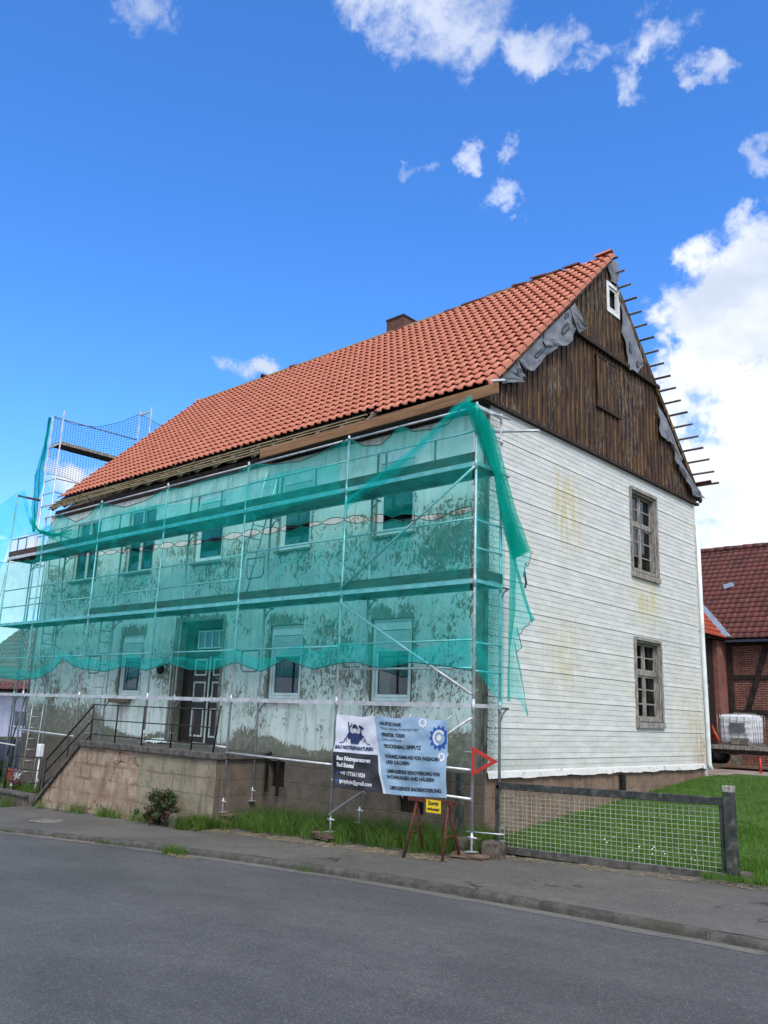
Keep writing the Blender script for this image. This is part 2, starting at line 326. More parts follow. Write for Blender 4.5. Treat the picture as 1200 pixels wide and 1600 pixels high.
def boards_mat():
    m, t = newmat('brown_peeling_boards'); p = t.pos()
    a = t.noise(t.mapv(p, (5, 5, .5)), 3.0, 7, .65); fl = t.noise(t.mapv(p, (1, 1, .28)), 20.0, 7, .72); reg = t.noise(t.mapv(p, (1, 1, .6)), .8, 3, .5)
    col = t.mix(t.ss(a, .35, .65), (.026, .014, .010, 1), (.070, .034, .022, 1))
    mk = t.m('MULTIPLY', t.m('SUBTRACT', fl, t.ss(reg, .38, .62, .67, .50)), 12, clamp=True)
    col = t.mix(mk, col, (.17, .155, .14, 1))
    t.pbr(col, .7, t.bump(t.m('ADD', a, mk), .35, .01), 0, .3); return m
M['boards'] = boards_mat()
M['batten'] = gmat('ochre_cover_strip', (.035, .02, .012), (.19, .11, .038), 5, .75, .3, stretch=(1.5, 1.5, .35), lo=.42, hi=.62)
def stonewall(name, a, b, c, bw, bh, mort, mcol, msz=.012, off=.5, axis='XZ', msm=.3, cracks=0):
    m, t = newmat(name); p = t.pos(); xyz = t('SeparateXYZ', {0: p}, out=None)
    ax = t.m('ADD', xyz.outputs[0], xyz.outputs[1])
    wob = t.m('MULTIPLY', t.m('SUBTRACT', t.noise(p, 2.4, 3, .5), .5), .07 if bh > .15 else .006)
    bv = t('CombineXYZ', {0: ax, 1: t.m('ADD', xyz.outputs[2], wob), 2: 0.0})
    br = t('TexBrick', {'Vector': bv, 'Color1': c4(a), 'Color2': c4(b), 'Mortar': c4(mcol), 'Scale': 1.0, 'Mortar Size': msz, 'Mortar Smooth': msm, 'Brick Width': bw, 'Row Height': bh, 'Bias': 0.0}, out=None, offset=off)
    n = t.noise(p, 4.5, 7, .65); bcol = br.outputs[0]
    if msm > .5: bcol = t.mix(t.m('MULTIPLY', br.outputs[1], t.ss(t.noise(p, 1.3, 4, .6), .40, .60, .15, 1)), t.mix(t.ss(t.noise(p, 2.1, 5, .6), .35, .65), c4(a), c4(b)), c4(mcol))
    col = t.mix(t.ss(n, .42, .68, 0, .75), bcol, c4(c)); col = t.mix(t.ss(t.noise(t.mapv(p, (1, 1, .25)), 3.5, 5, .6), .52, .70, 0, .55), col, c4([x * .55 for x in c]))
    col = t.mix(t.ss(t.noise(p, 30, 4, .6), .45, .8, 0, .4), col, c4([x * .5 for x in a]))
    if cracks:
        vw = t('TexVoronoi', {'Vector': t('VectorMath', {0: t.mapv(p, (1.1, 1, 1.3)), 1: t('VectorMath', {0: t('TexNoise', {'Vector': p, 'Scale': 3.5, 'Detail': 5.0}, out=1), 'Scale': .45}, operation='SCALE')}, operation='ADD'), 'Scale': 1.0}, feature='DISTANCE_TO_EDGE')
        col = t.mix(t.m('MULTIPLY', t.ss(vw, .016, .004), t.ss(t.noise(p, 1.1, 3), .42, .52)), col, (.03, .022, .018, 1))
        col = t.mix(t.ss(t.noise(p, 2.0, 6, .7), .56, .66, 0, .6), col, (.44, .39, .32, 1))
    h = t.m('ADD', t.m('MULTIPLY', br.outputs[1], -.6 * mort), t.m('MULTIPLY', t.noise(p, 12, 6, .65), .7))
    t.pbr(col, .9, t.bump(h, .6, .025), 0, .2); return m
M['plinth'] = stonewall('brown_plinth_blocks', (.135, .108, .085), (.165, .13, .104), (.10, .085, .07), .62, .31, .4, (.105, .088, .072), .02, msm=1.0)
M['plinth_warm'] = stonewall('sandy_plinth_blocks', (.20, .135, .10), (.25, .175, .13), (.14, .10, .078), .9, .4, .4, (.13, .09, .07), .02, msm=1.0)
M['stairstone'] = stonewall('rendered_stair_wall', (.29, .22, .16), (.40, .32, .245), (.24, .145, .095), .46, .33, .25, (.17, .10, .068), .05, msm=1.0, cracks=1)
M['stairstone2'] = stonewall('yellowish_stair_wall', (.26, .23, .165), (.30, .265, .19), (.17, .15, .11), .8, .34, .25, (.16, .135, .10), .035, msm=1.0)
M['brick'] = stonewall('red_brick', (.21, .062, .045), (.14, .045, .035), (.10, .045, .038), .245, .077, 1, (.29, .245, .21), .011)
M['chimbrick'] = stonewall('dark_chimney_brick', (.17, .075, .055), (.11, .05, .04), (.09, .055, .045), .25, .08, 1, (.12, .10, .09), .008)

def asphalt_mat(name, a, b, spk, crack, fine=1.0):
    m, t = newmat(name); p = t.pos(); v = t('TexVoronoi', {'Vector': p, 'Scale': 95.0 * fine}, out=1)
    g = t.noise(p, 170, 2, .6); n = t.noise(t.mapv(p, (.5, 1, 1)), .8, 6, .6); n2 = t.noise(p, 6, 5, .6)
    col = t.mix(t.ss(n, .35, .65), c4(a), c4(b)); col = t.mix(t.ss(n2, .35, .75, 0, .5), col, c4([x * .82 for x in a]))
    sv = t('SeparateColor', {0: v}, out=0)
    col = t.mix(t.ss(sv, .80, .97, 0, .36), col, c4(spk)); col = t.mix(t.ss(sv, .25, .05, 0, .5), col, c4([x * .45 for x in a]))
    dirt = t.ss(t.noise(p, 1.7, 7, .7), .58, .74, 0, crack); col = t.mix(dirt, col, (.15, .125, .095, 1))
    vc = t('TexVoronoi', {'Vector': t.mapv(p, (.35, .5, 0)), 'Scale': 1.0}, feature='DISTANCE_TO_EDGE')
    vw = t('TexVoronoi', {'Vector': t('VectorMath', {0: t.mapv(p, (.3, .42, 0)), 1: t('VectorMath', {0: t('TexNoise', {'Vector': p, 'Scale': 2.5, 'Detail': 5.0}, out=1), 'Scale': .35}, operation='SCALE')}, operation='ADD'), 'Scale': 1.0}, feature='DISTANCE_TO_EDGE')
    ck = t.m('MULTIPLY', t.ss(vw, .012, .003), t.ss(t.noise(p, .9, 3), .48, .58, 0, crack)); col = t.mix(ck, col, (.02, .019, .018, 1))
    h = t.m('ADD', t.m('MULTIPLY', sv, .5), t.m('MULTIPLY', g, .5))
    t.pbr(col, .82, t.bump(h, .35, .006), 0, .3); return m
M['asphalt'] = asphalt_mat('road_asphalt', (.063, .063, .064), (.092, .091, .091), (.25, .25, .24), .13)
M['pavement'] = asphalt_mat('worn_pavement', (.085, .080, .072), (.125, .116, .102), (.24, .225, .20), .85)
M['kerb'] = gmat('grey_kerb_stone', (.050, .047, .043), (.100, .093, .083), 6, .9, .7, bd=.02, c3=(.06, .058, .045), fineamt=.5)
M['gutter'] = asphalt_mat('gutter_strip', (.11, .105, .095), (.16, .15, .135), (.24, .23, .21), .6)
M['soil'] = gmat('soil_and_moss', (.035, .04, .016), (.09, .07, .045), 3, .95, .6, bd=.03, c3=(.03, .06, .015))
M['lawnbase'] = gmat('lawn_ground', (.03, .075, .010), (.06, .12, .018), 3, .95, .5)
M['yard'] = gmat('dusty_yard', (.25, .19, .165), (.35, .28, .245), 1.5, .9, .3, c3=(.18, .10, .08), s3=3)

# ================================================================== TERRAIN
def sx(x): return -.37 + .035 * (min(max(x, -22), 12) - .5)
def ykerb(x): return float(np.interp(x, [-40, -20, -9.1, -5.3, -2.2, .5, 2.6, 4.3, 5.6, 9, 20], [-7.5, -5.6, -3.85, -3.32, -3.05, -2.98, -3.06, -3.18, -3.27, -3.6, -4.8]))
def g_pave(x, y): return sx(x) + .03 * (min(max(y, -8), -.3) + 1.1)
def g_road(x, y): return sx(x) - .152 + .012 * max(0, -3.2 - max(y, -10))
def lawn_z(x, y):
    b = sx(x) + .06; t = min(max((y + .3) / 9.5, 0), 1); b2 = b + (.56 + .02 * x * 0 - b) * (t ** .85) if x > -3 else b
    return min(b2, .56) if y < 9.2 else b2 - .0 * (y - 9)
def grid_sheet(xs, ys, fn): return [[(x, y(x) if callable(y) else y, fn(x, y(x) if callable(y) else y)) for y in ys] for x in xs]
def struct(o, kind='structure'): o['kind'] = kind; return o
def lin(a, b, n): return [a + (b - a) * i / (n - 1) for i in range(n)]

# base ground sheet out to the horizon
gx = sorted(set([-2500, -900, -300, -120, -60, -40, -30] + lin(-24, 14, 39) + [20, 30, 60, 150, 500, 1500]))
gy = sorted(set([-800, -200, -60, -30, -15] + lin(-8, 22, 31) + [26, 34, 50, 80, 150, 400, 1200, 2500]))
def g_base(x, y):
    if -.3 < y and x > -1.5: z = lawn_z(x, y) - .05
    elif y > 9: z = .2
    else: z = sx(x) - .02 if y > -1 else sx(x) - .1
    if y < -2.2: z = sx(x) - .5
    return z - (.04 * (-30 - x) if -60 < x < -30 else (1.2 if x <= -60 else 0))
mb = MB(); mb.grid(grid_sheet(gx, gy, g_base)); struct(mb.build('ground', M['soil']))
# road
xs = lin(-60, 30, 91)
mb = MB(); rows = []
for x in xs:
    k = ykerb(x); rows.append([(x, yy, g_road(x, yy)) for yy in [k + .02, k - .3, k - .8, k - 1.6, -6.5, -8, -10, -14, -20, -30]])
mb.grid(rows); struct(mb.build('road', M['asphalt']))
mb = MB(); rows = []
for i, x in enumerate(lin(-40, 20, 241)):
    k = ykerb(x); w = .20 + .05 * vnoise(x * 1.3, 2) + .02 * vnoise(x * 6, 1)
    rows.append([(x, k + .01, g_road(x, k) + .006), (x, k - w * .5, g_road(x, k - w * .5) + .006), (x, k - w, g_road(x, k - w) + .004)])
mb.grid(rows); struct(mb.build('gutter', M['gutter']))
# pavement
mb = MB(); rows = []
for x in lin(-40, 20, 181):
    k = ykerb(x) + .075
    back = -.5 if x > .4 else (-.85 if x > -6.5 else (-1.2 if x > -13.2 else -2.2))
    back += .07 * vnoise(x * 2, 3)
    if x < -13.2: back = -1.95 + .04 * vnoise(x * 2, 3)
    rows.append([(x, k + (back - k) * j / 10, g_pave(x, k + (back - k) * j / 10) + .012 * vnoise(x * 1.4, j * .7) + .004) for j in range(11)])
mb.grid(rows); struct(mb.build('pavement', M['pavement']))
# kerb of separate stones
mb = MB(); x = -30.0
while x < 14:
    L = 1.0; x1 = x + L; dz = random.uniform(-.004, .004); dy = random.uniform(-.004, .004)
    a = Vector((x + .0025, ykerb(x), 0)); b = Vector((x1 - .0025, ykerb(x1), 0)); d = (b - a).normalized(); n = Vector((-d.y, d.x, 0))
    prof = [(-.012, -.35), (-.006, -.06), (.006, -.03), (.025, -.010), (.05, -.003), (.085, .0), (.085, -.35)]
    P = []
    for u in lin(0, 1, 6):
        c = a.lerp(b, u); z = g_pave(c.x, c.y + .1) + .008 + dz
        P.append([(c.x + n.x * (o + dy + .006 * vnoise(c.x * 7, o * 9)), c.y + n.y * (o + dy), z + h + (.005 * vnoise(c.x * 9, h * 30) if h > -.1 else 0)) for o, h in prof])
    mb.grid(P, sm=True); nb = len(prof)
    mb.add(P[0], [tuple(range(nb))]); mb.add(P[-1], [tuple(range(nb))[::-1]])
    x = x1
struct(mb.build('kerb', M['kerb']))
# lawn sheet beside the house
mb = MB(); mb.grid(grid_sheet(lin(.02, 16, 41), lin(-.35, 11.2, 41), lambda x, y: lawn_z(x, y) + .012 * vnoise(x * 2, y * 2)))
struct(mb.build('lawn', M['lawnbase']))
mb = MB(); mb.grid(grid_sheet(lin(-14, 22, 30), lin(9.35, 30, 30), lambda x, y: .50 + .006 * vnoise(x, y) + (.03 if y > 11.3 or x < 0 else -.06)))
struct(mb.build('yard', M['yard']))

# ================================================================== HOUSE
HL, HW = 16.74, 9.15                     # facade length, gable depth
RY, RZ = 4.58, 12.50                     # ridge
EY, EZ = -.415, 7.62                     # front eave line of the tiles
house = thing('house', 'old farmhouse with new red tiled roof, peeling mint front and white shingled gable', 'house', (-8.3, 0, -.5))
def sg(v): return 1 / (1 + math.exp(-min(60, max(-60, v))))
def sbox(v, a, b, s): return sg((v - a) / s) * sg((b - v) / s)
def softrect(x, z, x0, x1, z0, z1, s=.06): return sbox(x, x0, x1, s) * sbox(z, z0, z1, s)
UPW = [(-2.79, -1.72), (-5.77, -4.68), (-8.96, -7.80), (-12.12, -10.80), (-14.98, -13.62)]
LOW = [(-2.76, -1.71), (-5.80, -4.74), (-11.85, -10.84)]
HOLES = [(a, b, 5.20, 6.98) for a, b in UPW] + [(a, b, 1.96, 3.54) for a, b in LOW] + [(-9.30, -7.52, .90, 3.78)]
HOLES_P = [(-5.55, -5.02, .18, .70), (-1.95, -1.30, .02, .42), (-6.92, -6.72, .22, .48), (-13.9, -13.3, -.28, .25)]
def facade_wear(x, z):
    bare = .36 + .26 * vnoise(x * .55, z * .8, 3) + .14 * vnoise(x * 1.7, z * 1.3, 5) if z < 5.7 else .18
    for (a, b, c, d) in HOLES:
        if c > 4: bare = max(bare, (.85 + .2 * vnoise(x * 3, z * 3)) * softrect(x, z, a - .08, b + .08, c - .14, d + .08, .05)); bare = max(bare, .62 * softrect(x, z, a - .35, b + .35, c - .7, c - .1, .12))
        elif c > 1.5: bare = max(bare, (.85 + .25 * vnoise(x * 2.5, z * 3)) * softrect(x, z, a - .15, b + .17, c - .10, d + .27, .06)); bare = max(bare, .5 * softrect(x, z, a - .25, b + .3, c - .8, c, .15))
        else: bare = max(bare, 1.0 * softrect(x, z, a - .18, b + .14, 0, d + .12, .03))
    bare = max(bare, .84 * softrect(x, z, -1.75, .2, 4.0, 5.75, .25), .68 * softrect(x, z, -4.7, -2.2, 3.9, 5.6, .3), .66 * softrect(x, z, -1.7, -.2, 2.0, 4.0, .3), .6 * softrect(x, z, -4.7, -2.9, 1.8, 4.0, .2))
    bare = max(bare, (.60 + .14 * vnoise(x * 1.1, z)) * softrect(x, z, -16.8, -9.6, 4.0, 5.6, .35), .55 * softrect(x, z, -13.2, -12.3, 2.0, 5.5, .2), .5 * softrect(x, z, -16.8, -12, 2.0, 4, .3))
    bare = max(bare, .95 * softrect(x, z, -.30, .3, 0, 5.6, .05), .7 * softrect(x, z, -.4, .3, 5.4, 6.4, .08))
    bare = max(bare, .95 * softrect(x, z, -16.8, -12.2, 0, 1.75, .15), 1.1 * softrect(x, z, -6.9, -6.0, .4, 1.35, .1), 1.0 * softrect(x, z, -1.35, .2, .4, 1.55, .12))
    bare = max(bare, 1.15 * sg(-(z - 1.08 - .1 * math.sin(x * 1.9)) / .045), .42 * softrect(x, z, -17, 0, 1.0, 2.1, .2))
    if z > 6.1: bare *= .45
    bare = max(bare, sg((z - 7.33) / .03))
    streak = .35 * sbox(z, .6, 2.2, .25) + .4 * max(0, vnoise(x * 2.2, .4)) + (.5 if z > 6.9 else 0)
    damp = .55 * softrect(x, z, -17, .2, 0, .98, .05) * (.6 + .4 * vnoise(x, z * 2)) + .5 * softrect(x, z, -.2, .2, 0, 7.4, .02) + .35 * softrect(x, z, -17, -12.6, .8, 1.6, .2)
    return bare, min(1, max(0, streak)), min(1, max(0, damp))
def holed_wall(axis, const, us, zs, holes, wear, depth=None):
    """vertical wall with rectangular openings; axis 'x' runs along X at Y=const"""
    us = sorted(set(round(u, 4) for u in us)); zs = sorted(set(round(z, 4) for z in zs))
    mb = MB(); P = []; A = []
    for u in us:
        row = []
        for z in zs:
            row.append((u, const, z) if axis == 'x' else (const, u, z)); A.append(tuple(wear(u, z)) + (1,))
        P.append(row)
    def skip(i, j):
        cu = (us[i] + us[i + 1]) / 2; cz = (zs[j] + zs[j + 1]) / 2
        return any(a < cu < b and c < cz < d for a, b, c, d in holes)
    mb.grid(P, skip=skip, sm=False); mb.attr['wear'] = A
    return mb
us = lin(-HL, 0, 240); zs = lin(.80, 7.44, 96)
for a, b, c, d in HOLES: us += [a, b]; zs += [c, d]
us = [u for u in us if not any(0 < abs(u - h) < .02 for H in HOLES for h in H[:2])]; zs = [z for z in zs if not any(0 < abs(z - h) < .02 for H in HOLES for h in H[2:])]
mb = holed_wall('x', 0.0, us, zs, HOLES, facade_wear)
A = mb.attr['wear']
def reveal(mb, a, b, c, d, y0, y1, at=(.9, .3, .25, 1)):
    for q in ([(a, y0, c), (a, y1, c), (a, y1, d), (a, y0, d)], [(b, y1, c), (b, y0, c), (b, y0, d), (b, y1, d)], [(a, y0, d), (a, y1, d), (b, y1, d), (b, y0, d)], [(a, y1, c), (a, y0, c), (b, y0, c), (b, y1, c)]):
        mb.add(q, [(0, 1, 2, 3)]); A.extend([at] * 4)
for a, b, c, d in HOLES: reveal(mb, a, b, c, d, 0, .16 if c > 1.5 else .34)
mb.build('front_wall', M['facade'], house)
us = lin(-HL, 0, 30); zs = lin(-1.3, .80, 12)
for a, b, c, d in HOLES_P: us += [a, b]; zs += [c, d]
mb = holed_wall('x', -.035, us, zs, HOLES_P, lambda u, z: (1, .3, .3)); A = mb.attr['wear']
for h in HOLES_P: reveal(mb, *h, -.035, .25)
mb.add([(-HL, -.035, .8), (0.0, -.035, .8), (0.0, .0, .84), (-HL, .0, .84)], [(0, 1, 2, 3)]); A.extend([(1, .3, .3, 1)] * 4)
mb.add([(0, -.035, -1.3), (.012, -.035, -1.3), (.012, -.035, .82), (0, -.035, .82)], [(0, 1, 2, 3)]); A.extend([(1, .3, .3, 1)] * 4)
mb.build('plinth', M['plinth'], house)
mb = MB(); mb.add([(.012, -.035, -1.3), (.012, HW, -1.3), (.012, HW, .82), (.012, -.035, .82)], [(0, 1, 2, 3)]); mb.build('gable_plinth', M['plinth_warm'], house)
# inner shell, back and far gable
mb = MB(); mb.box((-HL, HW - .02, -1.2), (-.02, HW, 7.92)); mb.box((-HL, .0, -1.2), (-HL + .02, HW - .02, 7.4))
mb.add([(-HL + .01, EY + .5, 7.4), (-HL + .01, HW, 7.4), (-HL + .01, RY, RZ - .12)], [(0, 1, 2)])
mb.build('outer_walls', M['concrete'], house)
mb = MB(); mb.box((-HL + .05, .36, .80), (-.05, HW - .05, .88)); mb.box((-HL + .05, .2, 4.2), (-.05, HW - .05, 4.35)); mb.box((-HL + .05, .2, 7.25), (-.05, HW - .05, 7.33))
for X in (-3.6, -6.8, -10, -13): mb.box((X, .4, .88), (X + .1, HW - .05, 4.2)); mb.box((X, .2, 4.35), (X + .1, HW - .05, 7.25))
mb.box((-HL + .05, 3.6, .88), (-.05, 3.7, 4.2)); mb.box((-HL + .05, 3.6, 4.35), (-.05, 3.7, 7.25)); mb.box((-HL + .1, .5, -.9), (-.1, .55, .79)); mb.box((-HL + .3, 1.8, 7.34), (-.1, 1.86, 9.6))
mb.build('interior_walls', M['interior'], house)

# ---- gable wall of shingle courses
GH = [(5.60, 6.87, 5.12, 7.03), (5.60, 6.83, 1.79, 3.56)]
NC = 63; z0g, z1g = .83, 7.45; ch = (z1g - z0g) / NC
ysg = sorted(set([round(v, 3) for v in lin(.0, HW, 76)] + [5.60, 6.87, 6.83])); ysg = [v for v in ysg if not any(0 < abs(v - q) < .03 for q in (5.60, 6.87, 6.83)) or v in (5.6, 6.87, 6.83)]
def gable_wear(y, z):
    yel = max(.85 * softrect(y, z, 5.65, 6.9, 3.9, 5.05, .12), .95 * softrect(y, z, 2.2, 3.3, 5.2, 6.7, .15), .6 * softrect(y, z, 1.6, 3.4, 2.3, 3.6, .25), .5 * softrect(y, z, 7.6, 9.2, .8, 2.6, .2), .25 * max(0, vnoise(y, z)))
    spk = max(.15, 1.0 * softrect(y, z, 5.6, 9.2, 3.1, 4.2, .3), .6 * softrect(y, z, 3.2, 4.4, 5.2, 6.6, .3), .95 * softrect(y, z, -.2, .35, .5, 7.3, .08), .7 * softrect(y, z, 2.7, 4, 2.2, 3.3, .3), .5 * softrect(y, z, 0, 2.5, 6.7, 7.3, .2))
    mould = max(.7 * softrect(y, z, -.3, .22, .6, 3.8, .06), .5 * softrect(y, z, -.3, .3, 6.7, 7.6, .06), .35 * softrect(y, z, -1, 2, .7, 1.1, .1))
    return yel, spk, mould
mb = MB(); A = []
for k in range(NC):
    a = z0g + k * ch; big = (k % 5 == 2); d0 = .007 + (.007 if big else 0)
    lo = a + (.007 if big else .001); rows = []
    for y in ysg:
        wv = .0015 * vnoise(y * 2, k * 1.7); rows.append([(.03 - .002, y, a), (.03 + d0, y, lo + wv), (.03 + .002, y, a + ch)])
        w = tuple(gable_wear(y, a + ch / 2)) + (1,); A.extend([(w[0], w[1], 1.0 if big else w[2], 1), w, w])
    zc = a + ch / 2
    mb.grid(rows, sm=False, skip=lambda i, j: any(p < (ysg[i] + ysg[i + 1]) / 2 < q and c < zc < d for p, q, c, d in GH))
mb.attr['wear'] = A; mb.build('gable_shingles', M['gable'], house)
mb = MB(); mb.box((.03, -.02, .80), (-.02, .0, 7.45)); mb.box((-.075, -.03, .82), (-.045, .0, 7.2))

mb.build('corner_boards', M['cornerwood'], house)
# bent flashing at the foot of the gable, with the loose lower edge
mb = MB(); P = []
for y in lin(-.01, 9.18, 60):
    w = .02 * vnoise(y * 1.7, 1) + .012 * vnoise(y * 6, 2)
    P.append([(.036, y, .86), (.055, y, .83 + w * .4), (.075 + .015 * vnoise(y * 2, 5), y, .735 + w), (.06, y, .733 + w)])
mb.grid(P, sm=False); mb.build('base_flashing', M['whitetrim'], house)
# gable plinth, backing behind openings
mb = MB(); mb.box((-.02, HW, .5), (.06, HW + .07, 7.4)); mb.build('corner_board', M['whitetrim'], house)
mb = MB(); mb.tube([(.11, HW + .06, 6.85), (.11, HW + .06, 4.0), (.12, HW + .07, 2.0), (.12, HW + .07, .85), (.16, HW + .08, .72)], .055, 10)
mb.build('downpipe', M['whitepaint'], house)

# ---- brown board gable
def zroof_f(y): return EZ + (y - EY) * (RZ - EZ) / (RY - EY)
def zroof(y): return zroof_f(y) if y <= RY else zroof_f(2 * RY - y)
CB, CM = 7.45, 10.04
def cladding(x, zlo, zhi, y0, y1, nm, drop=.16, hole=None):
    mb = MB(); bb = MB(); bw = .19; y = y0
    while y < y1 - .02:
        a = y; b = min(y + bw - .006, y1); ta = zroof(a) - drop; tb = zroof(b) - drop; tm = zroof(min(max(RY, a), b)) - drop
        if zhi: ta = min(ta, zhi); tb = min(tb, zhi); tm = min(tm, zhi)
        j = random.uniform(-.012, .012); xo = x + random.uniform(0, .006)
        segs = [(zlo + j, None)]
        if hole and a > hole[0] - bw * .6 and b < hole[1] + bw * .6: segs = [(zlo + j, hole[2]), (hole[3], None)]
        for lo, hi in segs:
            A_, B_, C_ = (ta, tm, tb) if hi is None else (hi, hi, hi)
            if min(A_, C_) > lo + .03 or B_ > lo + .05:
                A_ = max(A_, lo); C_ = max(C_, lo)
                mb.prism([(xo, a, lo), (xo, b, lo), (xo, b, C_), (xo, (a + b) / 2, max(B_, min(A_, C_))), (xo, a, A_)], (0, 0, 0), (.022, 0, 0))
        zt = zroof(b) - drop
        if zhi: zt = min(zt, zhi)
        for lo, hi in segs:
            h2 = zt if hi is None else hi
            if h2 > lo + .05 and b < y1 - .02: bb.box((xo + .023, b - .016, lo + random.uniform(0, .05)), (xo + .042, b + .022, h2 - random.uniform(0, .04)))
        y += bw
    o = mb.build(nm, M['boards'], house); bb.build('cover_strips', M['batten'], o); return o
cladding(.02, CB, CM, -.25, HW + .22, 'gable_boards')
cladding(.085, CM + .02, None, 2.05, 7.12, 'gable_boards', hole=(4.50, 5.12, 11.08, 11.86))
mb = MB(); P0 = 2.02
mb.box((.02, 2.0, CM - .06), (.15, 7.2, CM + .03)); mb.box((.02, -.25, CB - .05), (.12, HW + .24, CB + .012)); mb.build('drip_boards', M['darkwood'], house)
mb = MB(); mb.add([(-.01, -.1, 7.4), (-.01, HW + .1, 7.4), (-.01, RY, RZ - .2)], [(0, 1, 2)]); mb.build('gable_backing', M['interior'], house)
h = MB(); h.box((.065, 4.05, 8.62), (.09, 5.02, 9.80)); ho = h.build('loft_hatch', M['boards'], house)
h = MB()
for y in (4.03, 4.5, 4.98): h.box((.09, y, 8.62), (.112, y + .035, 9.80))
for y in (4.2, 4.35, 4.68, 4.84): h.box((.09, y, 8.64), (.105, y + .022, 9.78))
h.build('cover_strips', M['batten'], ho)
h = MB(); h.box((.06, 4.0, 9.80), (.108, 5.15, 9.84)); h.build('lintel', M['darkwood'], ho); h = MB(); h.box((.06, 4.0, 8.57), (.112, 5.12, 8.61)); h.build('hatch_sill', M['darkwood'], ho)
# attic window
w = MB()
for a, b in (((.10, 4.50, 11.08), (.145, 5.12, 11.17)), ((.10, 4.50, 11.77), (.145, 5.12, 11.86)), ((.10, 4.50, 11.17), (.145, 4.59, 11.77)), ((.10, 5.03, 11.17), (.145, 5.12, 11.77))): w.box(a, b)
wo = w.build('attic_window', M['whitepaint'], house)
w = MB(); w.box((.095, 4.62, 11.2), (.125, 4.66, 11.74)); w.box((.095, 4.96, 11.2), (.125, 5.0, 11.74)); w.box((.095, 4.66, 11.2), (.125, 4.96, 11.24)); w.box((.095, 4.66, 11.7), (.125, 4.96, 11.74)); w.build('frame', M['whitetrim'], wo)
w = MB(); w.box((.0, 4.5, 11.08), (.03, 5.12, 11.86)); w.build('pane', M['darkwood'], wo)

# ---- roof tiles
def tiles(name, mat, parent, x0, x1, p0, p1, tw=.2255, tl=.335, prof_h=.052, lift=.058, skipfn=None, npf=10, start=0.0, origin=None):
    """pantiles on the plane through lines p0 (eave: y,z) and p1 (ridge: y,z), from x0 to x1; every tile is its own little shell"""
    ty, tz = p1[0] - p0[0], p1[1] - p0[1]; L = math.hypot(ty, tz); ty /= L; tz /= L
    ny, nz = -tz, ty
    if nz < 0: ny, nz = -ny, -nz
    ncol = int(round((x1 - x0) / tw)); tw = (x1 - x0) / ncol; nrow = int(math.ceil((L - start) / tl))
    mb = MB(); prof = []
    for i in range(npf + 1):
        u = i / npf; h = prof_h * (max(0, math.sin(math.pi * min(1, max(0, (u - .40) / .56)))) ** .85) + .006 * math.cos(2 * math.pi * u)
        prof.append((u * 1.045 - .02, h))
    V = []; F = []; SM = []
    for r in range(nrow):
        for c in range(ncol):
            if skipfn and skipfn(c, r, ncol, nrow): continue
            d0 = start + r * tl + random.uniform(-.004, .004); d1 = min(d0 + tl + .06, L - .005); jx = random.uniform(-.003, .003); jn = random.uniform(-.002, .004)
            b = len(V); n = len(prof)
            for u, h in prof:
                X = x0 + (c + u) * tw + jx
                for dd, e in ((d0, -.018), (d0, 0), (d1, 0)):
                    lf = (lift + jn if dd == d0 else .0) + h + e
                    V.append((X, p0[0] + ty * dd + ny * lf, p0[1] + tz * dd + nz * lf))
            for i in range(n - 1):
                q = b + i * 3
                F.append((q, q + 3, q + 4, q + 1)); SM.append(False); F.append((q + 1, q + 4, q + 5, q + 2)); SM.append(True)
            F.append((b, b + 1, b + 2)); SM.append(False); e = b + (n - 1) * 3; F.append((e, e + 2, e + 1)); SM.append(False)
    mb.v = V; mb.f = F; mb.mi = [0] * len(F); mb.sm = SM
    return mb.build(name, mat, parent, origin)
XL, XR = -16.15, .31
roof = tiles('roof', M['tile'], house, XL, XR, (EY, EZ), (RY, RZ), skipfn=lambda c, r, nc, nr: (r == 0 and XL + c * (XR - XL) / nc < -2.75))
# verge edge of tiles
mb = MB(); nr = 21; L = math.hypot(RY - EY, RZ - EZ); ty, tz = (RY - EY) / L, (RZ - EZ) / L
for r in range(nr):
    d0 = r * .335 - .02; d1 = min(d0 + .37, L)
    f = lambda d, n: (EY + ty * d - tz * n, EZ + tz * d + ty * n)
    a, b, c, d = f(d0, .075), f(d1, .035), f(d1, -.05), f(d0, -.035)
    mb.prism([(XR - .01, *a), (XR - .01, *b), (XR - .01, *c), (XR - .01, *d)], (0, 0, 0), (.022, 0, 0))
mb.build('verge_tiles', M['tile'], roof)
mb = MB(); e0 = (EY - .02, EZ - .02); mb.add([(XL, -.12, zroof_f(-.12) - .05), (XR - .15, -.12, zroof_f(-.12) - .05), (XR - .15, RY, RZ - .06), (XL, RY, RZ - .06)], [(0, 1, 2, 3)])
mb.add([(XL, 2 * RY - EY, EZ - .04), (.06, 2 * RY - EY, EZ - .04), (.06, RY, RZ - .03), (XL, RY, RZ - .03)], [(3, 2, 1, 0)])
mb.build('roof_underlay', M['membrane'], house)
mb = MB(); mb.bar((.22, EY + .03, EZ - .09), (.22, RY, RZ - .10), .03, .12, up=(0, -.7, .7)); mb.bar((.26, EY + .05, EZ - .03), (.26, RY, RZ - .03), .05, .03, up=(0, -.7, .7)); mb.build('verge_lath', M['batten'], house)
mb = MB(); mb.bar((.09, 2 * RY - EY + .02, EZ - .06), (.09, RY + .05, RZ - .14), .06, .14, up=(0, .7, .7)); mb.build('verge_board', M['batten'], house)
